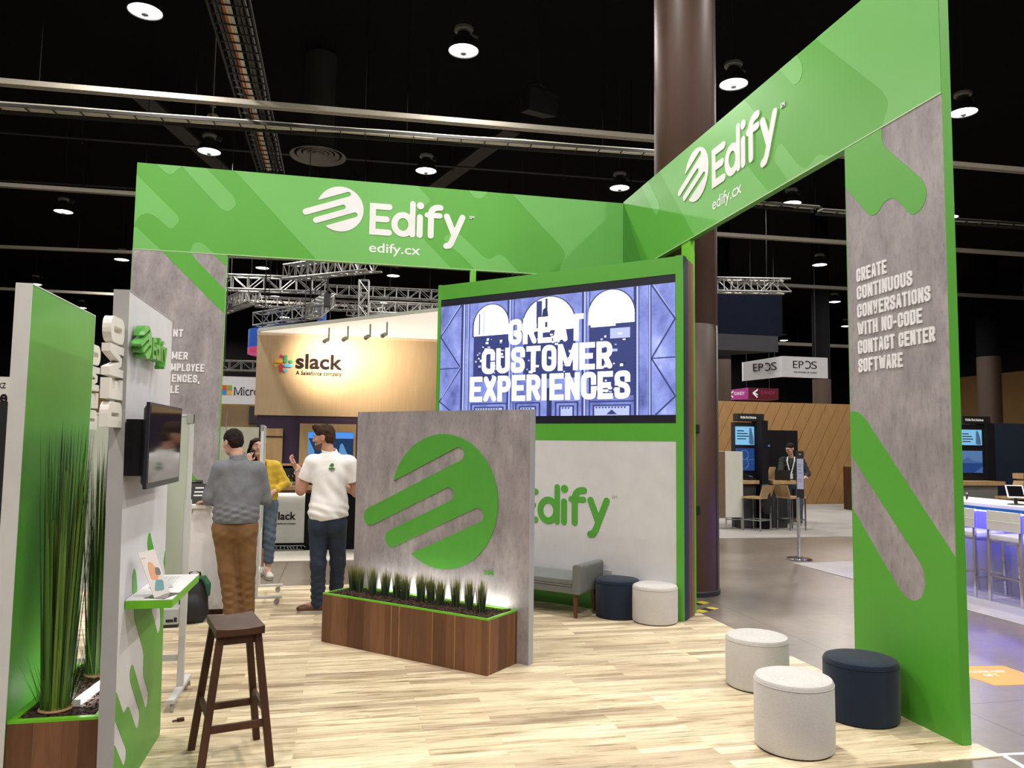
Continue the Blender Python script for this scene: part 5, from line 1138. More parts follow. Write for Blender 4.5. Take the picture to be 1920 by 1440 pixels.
g = G(); g.tube([(.42*math.cos(q), 0, .3+.42*math.sin(q)) for q in np.linspace(-.3, PI+.3, 20)], .018, 6); g.bar((0, 0, .7), (0, 0, 2.5), .02, .02); g.build('yoke', M_DSTEEL, spk)
wd = thing('ceiling_beacon', 'small white round device hanging beside the wide cable tray', 'sensor', (-3.05, 17.9, 8.85))
g = G(); g.lathe([(.02, 0), (.12, .01), (.13, .05), (.11, .10), (.02, .11)], 20); g.build('body', M_OFFW, wd, True); g = G(); g.bar((0, 0, .10), (0, 0, .32), .03, .03); g.bar((-.06, 0, .30), (.06, 0, .30), .03, .03); g.bar((0, 0, .32), (0, 0, 2.2), .012, .012); g.build('bracket', M_OFFW, wd)
for k, (lab, p0, p1) in enumerate((('thin dark sprinkler pipe above the left header', (-16, 21.2, 9.2), (9, 20.2, 9.2)), ('second thin dark sprinkler pipe above the left header', (-18, 25.6, 9.3), (9, 24.2, 9.3)))):
    g = G(); g.tube([p0, p1], .035, 8); a, b = Vector(p0), Vector(p1)
    for q in range(1, 8): c = a.lerp(b, q/8); g.bar(c, c+Vector((0, 0, 1.75)), .015, .015); g.bar(c, c-Vector((0, 0, .12)), .03, .03)
    tag(g.build('sprinkler_pipe', pm('dark_pipe', (.03, .03, .032), .5)), lab, 'pipe')
g = G(); g.bar((-5.2, 20, 10.2), (-3.5, 27, 10.2), .5, .08); tag(g.build('air_duct', pm('dark_duct', (.03, .03, .03), .6)), 'dark slanting duct above the left end of the left header', 'duct')
g = G(); g.bar((2.3, 27, 10.2), (4.3, 20, 10.2), .5, .08); tag(g.build('air_duct', pm('dark_duct', (.03, .03, .03), .6)), 'dark slanting duct above the middle of the left header', 'duct')
# ------------------------------------------------------------------ box trusses
def truss(label, a, b, w, m=M_ALU, nm='box_truss', hang=True):
    a, b = Vector(a), Vector(b); d = (b-a); L = d.length; d.normalize(); n = Vector((-d.y, d.x, 0)).normalized(); u = d.cross(n)*-1
    if u.z < 0: u = -u
    t = thing(nm, label, 'truss', tuple(a)); r = w*.055
    for sx in (-.5, .5):
        for sz in (-.5, .5): p = n*w*sx+u*w*sz; g = G(); g.tube([p, p+d*L], r*1.25, 8); g.build('chord', m, t)
    g = G(); k = max(2, int(round(L/(w*1.15)))); s = L/k
    for i in range(k):
        p, q = d*(i*s), d*((i+1)*s)
        for sx in (-.5, .5):
            z0, z1 = ((-.5, .5) if i % 2 else (.5, -.5)); g.tube([p+n*w*sx+u*w*z0, q+n*w*sx+u*w*z1], r*.8, 6); g.tube([p+n*w*sx-u*w*.5, p+n*w*sx+u*w*.5], r*.8, 6)
        for sz in (-.5, .5):
            z0, z1 = ((-.5, .5) if i % 2 else (.5, -.5)); g.tube([p+n*w*z0+u*w*sz, q+n*w*z1+u*w*sz], r*.8, 6); g.tube([p-n*w*.5+u*w*sz, p+n*w*.5+u*w*sz], r*.8, 6)
    g.build('bracing', m, t)
    if hang:
        g = G()
        for q in (.12, .88): p = d*L*q+u*w*.5; g.tube([p, p+Vector((0, 0, 11-(a+p).z))], .012, 5)
        g.build('hanging_wires', M_BLACKM, t)
    return t
truss('nearest silver box truss above the left tower opening', (-5.2, 24, 6.30), (-.55, 24, 6.40), .42)
truss('silver box truss running behind the top left corner of the screen wall', (-.7, 26.5, 6.74), (6.5, 26.5, 6.80), .34)
truss('lower silver box truss in the left opening, second tier', (-3.0, 27, 6.33), (.7, 27, 6.34), .32)
truss('bright silver box truss end just left of the screen wall', (.80, 26, 6.15), (6.2, 26, 6.22), .36)
truss('silver box truss coming towards the viewer at the top of the left opening', (-1.55, 22.0, 6.33), (.62, 17.5, 5.72), .38)
truss('small silver box truss at the left edge of the opening', (-4.6, 30, 6.5), (-2.7, 24.5, 6.1), .40)
truss('silver box truss above the blue round banner, left part', (-2.35, 22.0, 4.95), (-.70, 20.5, 5.05), .34)
truss('silver box truss above the blue round banner, right part', (-.85, 20.8, 5.05), (-.48, 24, 6.0), .34)
truss('far low silver box truss above the white hanging banner', (-6.0, 29, 4.30), (-2.0, 29, 4.32), .34)
truss('dim silver box truss behind the canopy', (.2, 30, 6.65), (3.2, 26, 6.2), .36)
truss('upright silver truss tower hanging among the left trusses', (.55, 24.5, 6.75), (.56, 24.6, 5.55), .30)
truss('silver box truss above the navy hanging sign in the right opening', (6.4, 18, 5.68), (11.36, 18, 5.88), .34)
hoist = thing('chain_hoist', 'black chain hoist hanging among the left trusses', 'hoist', (-.47, 20.5, 5.0))
g = G(); g.box(-.09, .09, -.09, .09, .15, .5); g.build('body', M_BLACK, hoist, bevel=.02); g = G(); g.tube([(0, 0, .5), (0, 0, 6)], .012, 6); g.tube([(.05, 0, .2), (.09, 0, -.1), (.05, 0, -.3)], .012, 6); g.build('chain', M_DSTEEL, hoist)
par_m = em('stage_lamp_lens', (.8, .9, 1), 6)
for k, (x, y, z, lab) in enumerate(((-3.6, 24.5, 5.95, 'first'), (-3.45, 24.6, 5.72, 'second'), (-3.85, 24.5, 5.55, 'third'))):
    t = thing('stage_light', f'{lab} small stage light clamped under the truss at the left edge of the opening', 'stage light', (x, y, z), .4*k)
    g = G(); g.lathe([(.02, .10), (.06, .09), (.075, -.06), (.08, -.08)], 14); g.build('can', M_BLACK, t, True); g = G(); g.lathe([(.074, -.078), (.01, -.076)], 14); g.build('lens', par_m, t)
    g = G(); g.bar((0, 0, .2), (0, 0, 11-z), .010, .010); g.bar((.085, 0, .0), (.085, 0, .2), .012, .03); g.bar((-.085, 0, 0), (-.085, 0, .2), .012, .03); g.bar((-.09, 0, .2), (.09, 0, .2), .03, .012); g.build('yoke', M_DSTEEL, t)
def drum(label, x, y, z, r, h, strip):
    t = thing('round_banner', label, 'hanging banner', (x, y, z))
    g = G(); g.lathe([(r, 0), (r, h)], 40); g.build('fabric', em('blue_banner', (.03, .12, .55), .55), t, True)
    g = G()
    for a in strip: g.ring([[(r*1.004*math.cos(a+q*.08), r*1.004*math.sin(a+q*.08), .02+h*.5*abs(math.sin(3*(a+q)))*0) for q in (0, 1)]+[(r*1.004*math.cos(a+(1-q)*.08), r*1.004*math.sin(a+(1-q)*.08), h*(.25+.12*math.sin(5*a))) for q in (0, 1)]]*1, caps=True) if False else None
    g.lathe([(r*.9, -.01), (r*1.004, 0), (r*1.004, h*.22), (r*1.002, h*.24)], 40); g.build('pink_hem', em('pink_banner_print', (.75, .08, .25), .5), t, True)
    g = G()
    for q in range(3): a = q*2.1; g.tube([(r*math.cos(a), r*math.sin(a), h), (r*.6*math.cos(a), r*.6*math.sin(a), 11-z)], .010, 5)
    g.build('hanging_wires', M_BLACKM, t)
drum('blue round hanging banner with pink hem left of the wood-clad coffee wall', -1.75, 22, 4.0, .83, .66, [])
drum('second smaller blue round hanging banner above the canopy', -.66, 23, 4.95, .12, .72, [])
# ------------------------------------------------------------------ neighbouring coffee stand with the maple wall
cw = thing('stand_wall', 'maple-veneered stand wall with the multicoloured hash logo above a dark purple band', 'stand wall', (0, 14, 0))
g = G(); g.box(-1.49, 4.4, 0, .25, 2.09, 3.54); g.build('veneer_panel', M_SLACKW, cw)
g = G(); g.box(-1.45, 4.4, .02, .25, 0, 2.09); g.build('purple_band', M_PURPLE, cw)
def hashlogo(g, cx, cz, s, y0, y1):
    w_ = .26*s
    for mi, (a, b, c, d) in enumerate((((-.16, .22), (-.16, .22), (-.62, .17), (-.16, .17)), ((.17, .62), (.17, .17), (.17, .62), (.17, .62)), ((.17, -.17), (.62, -.17), (.62, .2), (.62, .2)), ((-.17, -.17), (-.17, -.62), (-.62, -.17), (-.62, -.17)))):
        pass
    K = [(0, [(-.62, .17), (-.17, .17)]), (1, [(.17, .62), (.17, .17)]), (2, [(.62, -.17), (.17, -.17)]), (3, [(-.17, -.62), (-.17, -.17)]),
         (3, [(-.20, .62), (-.17, .60)]), (1, [(.62, .17), (.60, .20)]), (2, [(.17, -.62), (.20, -.60)]), (0, [(-.62, -.17), (-.60, -.20)])]
    for mi, pts in K: g.mi = mi; g.stroke([(cx+a*s, cz+b*s) for a, b in pts], w_, y0, y1)
HASHM = [pm('logo_yellow', (.75, .42, .02), .5), pm('logo_teal_green', (.02, .32, .14), .5), pm('logo_sky_blue', (.08, .42, .70), .5), pm('logo_crimson', (.50, .01, .08), .5)]
g = G(); hashlogo(g, -1.035, 3.00, .205, -.04, .0); g.build('hash_logo', HASHM, cw)
M_INK = pm('dark_ink', (.016, .011, .016), .9, spec=.05)
g = G(); add_text(g, 'slack', -.822, -.030, 2.925, 3.185, -.035, 0, .018); g.build('brand_lettering', M_INK, cw)
g = G(); add_text(g, 'A Salesforce company', -.82, -.03, 2.79, 2.885, -.012, 0, .012); g.build('tagline', M_INK, cw)
fr = thing('framed_screen', 'oak framed opening with a blue screen behind the man in white', 'screen', (0, 13.98, 0))
g = G(); g.prism([[(-.716, 1.17), (.248, 1.17), (.248, 1.956), (-.716, 1.956)], [(-.575, 1.385), (.208, 1.385), (.208, 1.815), (-.575, 1.815)]], -.05, .02); g.build('frame', M_OAK, fr)
g = G(); g.box(-.58, .21, -.012, .0, 1.38, 1.82); g.mi = 1; g.box(-.58, .21, -.014, -.012, 1.70, 1.81); g.mi = 2; g.prism(fillet([(-.05, 1.42), (.12, 1.40), (.02, 1.62), (-.02, 1.60)], .03), -.0145, -.012); g.prism(fillet([(-.575, 1.39), (-.50, 1.39), (-.45, 1.46), (-.575, 1.72)], .03), -.0145, -.012)
g.build('screen', [em('screen_deep_blue', (.004, .035, .12), .8), em('screen_sky_blue', (.07, .28, .80), 1.0), em('screen_mist_blue', (.10, .28, .55), .9)], fr)
g = G(); g.box(-1.36, -1.00, -.045, .02, 0, 1.86); g.mi = 1; g.box(-1.36, -1.0, -.047, -.04, 1.70, 1.73); tag(g.build('wood_door_panel', [M_OAK, M_DWOOD]), 'plain oak panel on the purple wall behind the woman in yellow', 'panel').location = (0, 13.98, 0)
# canopy sail with its four arm spots
cn = thing('canopy', 'cream ceiling canopy over the maple wall', 'canopy', (0, 0, 0))
g = G(); g.add([(-1.49, 13.98, 3.54), (4.4, 13.98, 3.54), (4.4, 11.4, 4.14), (-1.25, 11.9, 3.28)], [(0, 1, 2, 3)]); CF = bpy.data.materials.new('cream_canopy_fabric'); CF.use_nodes = True; nt = CF.node_tree; pb0 = nt.nodes['Principled BSDF']; pb0.inputs['Base Color'].default_value = (.84, .80, .72, 1); pb0.inputs['Roughness'].default_value = .8
tl = nt.nodes.new('ShaderNodeBsdfTranslucent'); tl.inputs[0].default_value = (.80, .76, .68, 1); ms_ = nt.nodes.new('ShaderNodeMixShader'); ms_.inputs[0].default_value = .55
nt.links.new(pb0.outputs[0], ms_.inputs[1]); nt.links.new(tl.outputs[0], ms_.inputs[2]); nt.links.new(ms_.outputs[0], nt.nodes['Material Output'].inputs[0])
g.build('sail', CF, cn)
g = G(); g.bar((-1.25, 11.9, 3.29), (4.4, 11.4, 4.15), .03, .05); g.build('front_rail', M_OFFW, cn)
g = G(); g.hexa([(-1.49, 13.9, 3.50), (-1.25, 11.9, 3.235), (-1.23, 11.9, 3.235), (-1.47, 13.9, 3.50)], [(-1.49, 13.9, 3.57), (-1.25, 11.9, 3.31), (-1.23, 11.9, 3.31), (-1.47, 13.9, 3.57)]); g.build('edge_rail', M_GREYEDGE, cn)
for k, (x, lab) in enumerate(((-.27, 'first'), (.03, 'second'), (.38, 'third'), (.64, 'fourth'))):
    y = 12.75-.12*k; u_ = (x+1.37)/5.77; v_ = (13.98-y)/(2.08+.5*u_); zt = 3.54+v_*(-.26+u_*.86)-.006
    t = thing('arm_spotlight', f'{lab} grey arm spotlight from the left under the cream canopy', 'spotlight', (x, y, zt-.19))
    g = G(); g.bar((.02, 0, .0), (.02, 0, .20), .028, .028); g.bar((.02, 0, .0), (-.03, .03, -.02), .03, .03); g.build('arm', M_GREYEDGE, t)
    g = G(); g.tube([(-.01, -.03, .0), (-.05, .06, -.02)], [.030, .036], 12); g.build('head', M_GREYEDGE, t, True)
    L_ = bpy.data.lights.new('spot_light', 'SPOT'); L_.energy = (210, 110, 90, 90)[k]; L_.color = (1, .80, .56); L_.spot_size = math.radians((72, 80, 85, 85)[k]); L_.spot_blend = .9; L_.shadow_soft_size = .03
    lo = bpy.data.objects.new('spot_light', L_); COL.objects.link(lo); lo.parent = t; lo.location = (-.06, .10, -.03)
    d = Vector((-.05+.08*k, 1.25, (-.16, -.25, -.3, -.3)[k])); lo.rotation_euler = d.to_track_quat('-Z', 'Y').to_euler()
# front counter
cc = thing('coffee_counter', 'coffee bar counter with oak top and a lit white front carrying dark lettering', 'counter', (0, 12.2, 0))
g = G(); g.box(-1.30, -.515, .02, .06, .11, .86); g.build('lit_front', pm('satin_white_panel', (.55, .55, .52), .5), cc)
g = G(); g.box(-1.35, .70, -.06, .70, .905, .96); g.build('worktop', M_OAK, cc)
g = G(); g.box(-1.35, .70, -.03, .65, .862, .905); g.build('top_rail', pm('walnut_rail', (.12, .05, .03), .5), cc)
g = G(); g.box(-.515, .70, .03, .6, .0, .862); g.box(-1.30, -.515, .10, .6, 0, .862); g.build('body', M_BLACKM, cc)
g = G(); g.box(-1.30, -.515, .0, .018, .848, .860); g.build('led_strip', em('led_warm_counter', (1, .93, .80), 14), cc)
g = G(); hashlogo(g, -1.055, .49, .058, .012, .022); g.build('hash_logo', HASHM, cc)
g = G(); add_text(g, 'slack', -.966, -.642, .455, .575, .014, .022, .018); g.build('brand_lettering', M_INK, cc)
g = G(); add_text(g, 'A Salesforce company', -.966, -.642, .378, .415, .016, .022, .012); g.build('tagline', M_INK, cc)
g = G()
for k in range(9): x = -.95+k*.05; g.tube([(x+.05*math.cos(a)*(1+.2*math.sin(k)), -.02+.02*math.sin(3*a), .05+.032*math.sin(a)) for a in np.linspace(0, 5, 16)], .007, 5)
cb = tag(g.build('cable_coil', pm('pale_grey_cable', (.25, .25, .25), .5)), 'tangle of grey cables on the carpet under the lit counter front', 'cables'); cb.location = (0, 12.17, .0)
hs_ = thing('counter_shelf', 'small oak shelf unit standing on the coffee counter', 'shelf', (0, 12.55, .96))
g = G(); g.box(-.97, .55, 0, .30, .30, .325); g.build('top_board', M_OAK, hs_)
for x in (-.945, -.635, -.05, .5): g = G(); g.box(x, x+.02, .0, .3, 0, .30); g.build('upright', M_OAK, hs_)
g = G(); g.box(-.97, .55, .28, .30, 0, .30); g.build('back', M_BLACKM, hs_)
g = G(); g.box(-.925, -.64, -.01, .05, .0, .055); g.build('drawer', M_OAK, hs_)
cm = thing('coffee_machine', 'black and chrome coffee machine inside the oak counter shelf', 'coffee machine', (-.79, 12.66, .96))
g = G(); g.box(-.13, .13, -.07, .10, .06, .26); g.build('housing', M_BLACK, cm, bevel=.01)
for x in (-.06, .0, .06): g = G(); g.tube([(x, -.08, .15), (x, -.10, .15), (x, -.10, .11)], .012, 8); g.build('group_head', M_CHROME, cm)
g = G(); g.box(-.13, .13, -.08, -.02, .0, .06); g.build('drip_tray', M_BLACKM, cm)
hp = thing('herb_planter', 'small white box of green herbs in front of the coffee machine', 'plant', (-.785, 12.50, .96))
g = G(); g.hexa([(-.055, -.03, 0), (.055, -.03, 0), (.055, .03, 0), (-.055, .03, 0)], [(-.065, -.035, .055), (.065, -.035, .055), (.065, .035, .055), (-.065, .035, .055)]); g.build('box', M_WHITE, hp)
g = G(); r = random.Random(2)
for k in range(90): blade(g, (r.uniform(-.055, .055), r.uniform(-.025, .025), .05), Vector((r.uniform(-.4, .4), r.uniform(-.4, .4), 0)), r.uniform(.03, .06), .010, .3, lambda u: 0, 3)
g.build('leaves', pm('herb_green', (.05, .16, .02), .5), hp)
for k, x in enumerate((-.58, -.53)):
    g = G(); g.lathe([(.018, 0), (.020, .08), (.012, .11), (.008, .14)], 12); tag(g.build('syrup_bottle', pm('clear_bottle', (.25, .2, .14), .2), None, True), ('left', 'right')[k]+' one of two small bottles beside the coffee machine', 'bottle').location = (x, 12.62, .96)
pbd = thing('partition_board', 'pale green-grey partition board behind the head of the man in grey', 'partition', (0, 13.0, 0))
g = G(); g.box(-3.2, -1.30, 0, .05, 0, 1.86); g.build('board', pm('pale_partition', (.42, .42, .34), .6), pbd); g = G(); g.box(-1.30, -1.285, -.004, .054, 0, 1.865); g.build('edge', M_BLACKM, pbd)
plt_ = thing('pendant_cup_lamp', 'small white pendant lamp left of the partition board', 'lamp', (-1.72, 12.4, 1.62)); g = G(); g.lathe([(.03, .12), (.035, .08), (.055, 0), (.05, .005), (.02, .08)], 16); g.build('shade', M_WHITE, plt_, True); g = G(); g.bar((0, 0, .12), (0, 0, .45), .012, .012); g.bar((0, .0, .44), (0, .60, .44), .012, .012); g.build('arm', M_STEEL, plt_)
ld_ = thing('office_partition', 'grey low wall to the right of the coffee counter, beside the man in white', 'partition', (.0, 13.2, 0)); g = G(); g.box(-.30, 2.2, 0, .06, 0, .72); g.build('board', pm('warm_grey_board', (.30, .29, .26), .7), ld_)
# ------------------------------------------------------------------ hanging banners on the left and the far stands
ms = thing('hanging_banner', 'white hanging banner with the four-colour square logo left of the maple wall', 'hanging banner', (0, 18, 0))
g = G(); g.box(-2.85, -.62, 0, .06, 2.448, 3.06); g.build('fabric', pm('banner_white', (.55, .55, .58), .7), ms)
g = G()
for k, (a, b) in enumerate(((0, 1), (1, 1), (0, 0), (1, 0))): g.mi = k; g.box(-2.628+a*.112, -2.522+a*.112, -.008, 0, 2.645+b*.112, 2.751+b*.112)
g.build('square_logo', [pm('logo_red', (.50, .06, .03), .5), pm('logo_green', (.18, .32, .02), .5), pm('logo_blue', (.02, .20, .50), .5), pm('logo_amber', (.62, .33, .02), .5)], ms)
g = G(); g.stroke([(-2.352, 2.642), (-2.352, 2.822), (-2.280, 2.66), (-2.208, 2.822), (-2.208, 2.642)], .026, -.006, 0, cap='none'); add_text(g, 'icrosoft', -2.17, -1.50, 2.640, 2.848, -.006, 0, .004); g.build('lettering', M_INK, ms)
g = G()
for x in (-2.6, -.9): g.tube([(x, .03, 3.06), (x, .03, 11)], .010, 5)
g.build('hanging_wires', M_DSTEEL, ms)
g = G(); g.box(-9, -1.3, 0, .1, 0, 2.60); tag(g.build('tan_partition', pm('tan_partition', (.22, .15, .075), .7)), 'tan partition below the white hanging banner at left', 'partition').location = (0, 23, 0)
bsn = thing('small_screen', 'small black screen with a red and white badge on the tan partition', 'screen', (-2.30, 22.945, 2.12)); g = G(); g.box(-.28, .28, -.04, .05, 0, .50); g.build('panel', M_BLACK, bsn)
g = G(); g.mi = 0; g.ball((-.06, -.045, .30), (.07, .006, .09), 14); g.mi = 1; g.box(-.10, -.02, -.055, -.044, .29, .32); g.build('badge', [em('badge_red', (.6, .03, .02), .8), em('badge_white', (.8, .8, .8), .8)], bsn)
ps = thing('poster_stand', 'white poster with large dark lettering at the left edge of the photograph', 'poster', (-2.72, 7.0, 0))
g = G(); g.box(-.80, .075, 0, .03, .35, 2.14); g.build('poster', pm('poster_white', (.62, .60, .56), .6), ps)
g = G(); add_text(g, 'OKZ', -.055, .035, 2.045, 2.09, -.002, .001, .02); add_text(g, 'ne', -.06, .052, 1.925, 2.0, -.002, .001, .03); add_text(g, 'uc', -.10, .020, 1.84, 1.90, -.002, .001, .03); add_text(g, 'ls', -.05, .012, 1.735, 1.81, -.002, .001, .03); g.build('lettering', M_INK, ps)
g = G(); g.box(-.80, -.74, -.005, .035, 0, .35); g.box(0, .06, -.005, .035, 0, .35); g.build('feet', M_BLACK, ps)
bf = thing('black_post', 'black post beside the white poster at the left edge', 'post', (-2.635, 6.85, 0)); g = G(); g.box(-.04, .035, 0, .05, 0, 1.93); g.build('post', M_BLACK, bf)
# ------------------------------------------------------------------ right: column, slatted wall stand
col = thing('round_column', 'big brown clad round column rising behind the screen wall corner', 'column', (3.905, 8.30, -.006))
g = G(); g.lathe([(.362, 0), (.362, 3.04), (.358, 3.045), (.362, 3.05), (.362, 11)], 64); g.build('cladding', M_BROWN, col, True)
a = math.radians(-50); g = G(); g.bar((.363*math.cos(a), .363*math.sin(a), 0), (.363*math.cos(a), .363*math.sin(a), 11), .012, .012); g.build('joint_strip', M_DSTEEL, col)
g = G(); g.lathe([(.372, 0), (.372, .05), (.362, .06)], 64); g.build('base_ring', M_DSTEEL, col, True)
for k, (z, lab) in enumerate(((1.0, 'lower'), (2.0, 'upper'))): g = G(); g.box(-.03, .03, -.03, .02, 0, .09); tag(g.build('socket_box', M_BLACK), lab+' black socket box on the side of the brown column', 'socket').location = (3.86, 7.955, z*.9)
slw = thing('slatted_wall', 'tan stand wall of slanting boards in the right opening', 'stand wall', (0, 20.4, 0))
g = G(); g.box(9.6, 17.5, 0, .15, 0, 2.965); g.build('backing', pm('tan_board', (.31, .17, .062), .6, var=(8, .12, (1, 1, .3))), slw)
g = G(); n = 0
for k in range(-8, 34):
    x = 9.6+k*.372; pts = [(x, 0.002), (x+.355, 0.002), (x+.355+1.55, 2.96), (x+1.55, 2.96)]
    pts = [(min(max(a, 9.602), 17.49), b) for a, b in pts]
    if max(p[0] for p in pts)-min(p[0] for p in pts) > .05: g.prism(pts, -.03, .0)
g.build('slanted_boards', pm('tan_board', (.31, .17, .062), .6), slw)
def podium(): pass
kc = thing('grey_cabinet', 'light grey tall cabinet on thin steel legs in front of the slatted wall', 'cabinet', (7.52, 14.2, 0))
g = G(); g.box(0, .385, 0, .42, .24, 1.555); g.build('body', pm('light_grey_laminate', (.52, .52, .46), .5), kc)
g = G(); g.box(-.12, 0, .002, .42, .25, 1.55); g.build('side', pm('brown_laminate', (.14, .085, .05), .5), kc)
for x, y in ((.02, .02), (.36, .02), (.02, .4), (.36, .4)): g = G(); g.bar((x, y, 0), (x, y, .24), .022, .022); g.build('leg', M_STEEL, kc)
g = G(); g.box(.01, .37, .01, .03, .19, .21); g.box(.01, .37, .39, .41, .19, .21); g.build('rail', M_STEEL, kc)
def kiosk(label, x, y, W, H, text, s1, s2, sea=False):
    t = thing('display_kiosk', label, 'kiosk', (x, y, 0))
    g = G(); g.box(0, W, .0, .14, 0, H-.18); g.build('body', M_BLACK, t)
    g = G(); g.prism([(W, -.10), (W+.2, -.10), (W+.2, .20), (W, .20)] if sea else [(.38, -.42), (.52, -.42), (W+.20, .20), (W, .20)], 0, H-.15, ax='z'); g.build('side_fin', M_BLACKM, t)
    g = G(); g.box(.06, W+.16, -.04, .16, H-.16, H); g.build('header', M_BLACK, t)
    g = G(); add_text(g, text, .12, W-.02, H-.105, H-.05, -.045, -.04, .03); g.build('lettering', M_WHITE, t)
    for (z0, z1), pal, nm in ((s1, 0, 'upper_screen'), (s2, 1, 'lower_screen')):
        g = G(); g.box(.02, W-.06, -.022, .001, z0, z1)
        if pal == 0:
            g.mi = 1
            for k in range(4): g.box(.05, .05+(.16, .24, .27, .20)[k], -.0235, -.02, z1-.10-k*.055, z1-.08-k*.055)
            g.mi = 2; g.prism(fillet([(W*.64, z0+.02), (W*.86, z0), (W*.84, z0+.15), (W*.74, z1-.02), (W*.66, z1-.03)], .04), -.0235, -.02)
            g.build(nm, [em('screen_cyan', (.22, .52, .80), .9), M_INK, em('screen_steel_blue', (.10, .20, .36), .6)], t)
        else:
            g.mi = 1
            if sea:
                m_ = (z0+z1)/2; g.prism([(.02, m_+.03), (.16, m_+.10), (.30, m_+.02), (W-.06, m_), (W-.06, m_-.03), (.02, m_-.03)], -.0235, -.02); g.prism([(W-.28, z0), (W-.06, z0), (W-.06, z0+.14)], -.0237, -.02); g.mi = 2; g.box(.02, W-.06, -.0232, -.02, m_, z1)
            for q in range(0 if sea else 2): g.tube([(W*.42+.09*math.cos(a), -.022, z0+(z1-z0)*(.3+.4*q)+.10*math.sin(a)) for a in np.linspace(0, 2*PI, 20, endpoint=False)], .012, 6, close=True)
            if not sea: g.mi = 2; g.box(.02, W-.06, -.0235, -.02, z0+(z1-z0)*.48, z0+(z1-z0)*.50)
            g.build(nm, [em('screen_ocean', (.015, .055, .20), .9), em('screen_ocean_line', (.06, .13, .32), .8), em('screen_ocean_pale', (.10, .2, .42), .8)], t)
    return t
kiosk('black display kiosk with two blue screens before the slatted wall', 7.955, 14.62, .50, 2.34, 'Mobile First Solutions', (1.69, 2.07), (1.16, 1.62))
bpn = thing('black_partition', 'black partition behind the man in the dark sweater', 'partition', (8.75, 15.6, 0)); g = G(); g.box(.0, 1.30, 0, .08, 0, 2.03); g.build('panel', M_BLACKM, bpn); g = G(); g.box(.02, .60, -.01, 0, 1.66, 1.70); g.build('light_strip', em('dim_blue_strip', (.08, .2, .45), .8), bpn)
tb = thing('high_table', 'high wooden table with dark base beside the black kiosk', 'table', (8.0, 14.38, 0)); 
g = G(); g.box(-.085, .32, -.10, .20, .90, .975); g.box(.62, 1.16, -.10, .20, .90, .975); g.build('top', M_OAK, tb); g = G(); g.box(-.06, .30, .0, .18, 0, .90); g.box(.66, 1.0, .0, .18, 0, .90); g.build('base', pm('charcoal_laminate', (.035, .036, .038), .6), tb)
ph = thing('desk_phone', 'black desk phone on the far high table', 'telephone', (8.18, 14.40, .975), .3); g = G(); g.hexa([(-.10, -.09, 0), (.10, -.09, 0), (.10, .09, 0), (-.10, .09, 0)], [(-.10, -.09, .02), (.10, -.09, .02), (.10, .09, .09), (-.10, .09, .09)]); g.build('base', M_BLACK, ph); g = G(); g.bar((-.08, -.08, .05), (-.08, .08, .105), .04, .03); g.build('handset', M_BLACK, ph); g = G(); g.X = Matrix.Translation((.03, .03, .072)) @ Matrix.Rotation(.36, 4, 'X'); g.box(-.04, .05, -.03, .03, 0, .004); g.build('screen', pm('grey_lcd', (.12, .2, .22), .3), ph)
lp2 = thing('laptop', 'dark laptop in front of the man in the dark sweater', 'laptop', (8.92, 14.42, .975), -.5); g = G(); g.box(-.15, .15, -.1, .1, 0, .015); g.build('keyboard_base', M_BLACK, lp2); g = G(); g.X = Matrix.Translation((0, -.1, .012)) @ Matrix.Rotation(.3, 4, 'X'); g.box(-.15, .15, -.004, .004, 0, .21); g.build('screen', M_BLACK, lp2)
def bar_chair(label, x, y, rz):
    t = thing('bar_chair', label, 'chair', (x, y, 0), rz)
    g = G(); g.box(-.21, .21, -.20, .20, .63, .665); g.build('seat', M_OAK, t)
    g = G(); g.hexa([(-.21, -.20, .66), (.21, -.20, .66), (.21, -.18, .66), (-.21, -.18, .66)], [(-.21, -.28, .90), (.21, -.28, .90), (.21, -.26, .90), (-.21, -.26, .90)]); g.build('backrest', M_OAK, t)
    for a in (-.19, .19):
        for b in (-.19, .19): g = G(); g.bar((a, b, 0), (a, b, .63), .022, .022); g.build('leg', M_STEEL, t)
    g = G(); g.box(-.19, .19, -.20, -.18, .20, .22); g.box(-.19, .19, .18, .20, .20, .22); g.box(-.20, -.18, -.19, .19, .20, .22); g.box(.18, .20, -.19, .19, .20, .22); g.build('foot_rail', M_STEEL, t)
bar_chair('oak bar chair with steel legs in front of the man in the dark sweater', 8.90, 14.08, -PI/2+.15)
bar_chair('oak bar chair at the far table half hidden by the grey cabinet', 8.12, 14.05, .5)
jk = thing('draped_jacket', 'black jacket hung over the chair beside the far table base', 'jacket', (8.30, 13.98, 0)); F = Field((8.05, 13.80, .2), (8.55, 14.2, .92), .012); F.rc((8.30, 14.0, .84), (8.30, 14.0, .40), .10, .07, k=.05).rc((8.22, 14.0, .78), (8.20, 14.0, .50), .05, k=.05).rc((8.37, 14.0, .74), (8.36, 14.0, .36), .045, k=.05); F.wrinkle(.012, 30, [(1, .3, .2)], None, 3); F.build('cloth', pm('black_nylon', (.010, .010, .012), .7), jk, (8.30, 13.98, 0))
ob = thing('oak_crate_chair', 'oak chair back with slanted sides behind the far table', 'chair', (9.0, 15.25, 0)); g = G(); g.prism([(-.16, 0), (.22, 0), (.28, 1.22), (.16, 1.22), (.12, 1.10), (-.02, 1.10), (-.08, 1.22), (-.20, 1.22)], 0, .05); g.build('back', M_OAK, ob)
sg = thing('sign_stand', 'white notice sign on a chrome post with a round base on the concrete aisle', 'sign', (6.66, 10.35, -.006))
g = G(); g.lathe([(.19, 0), (.19, .012), (.175, .020), (.172, .028), (.05, .034), (.01, .036)], 40); g.build('base', M_CHROME, sg, True)
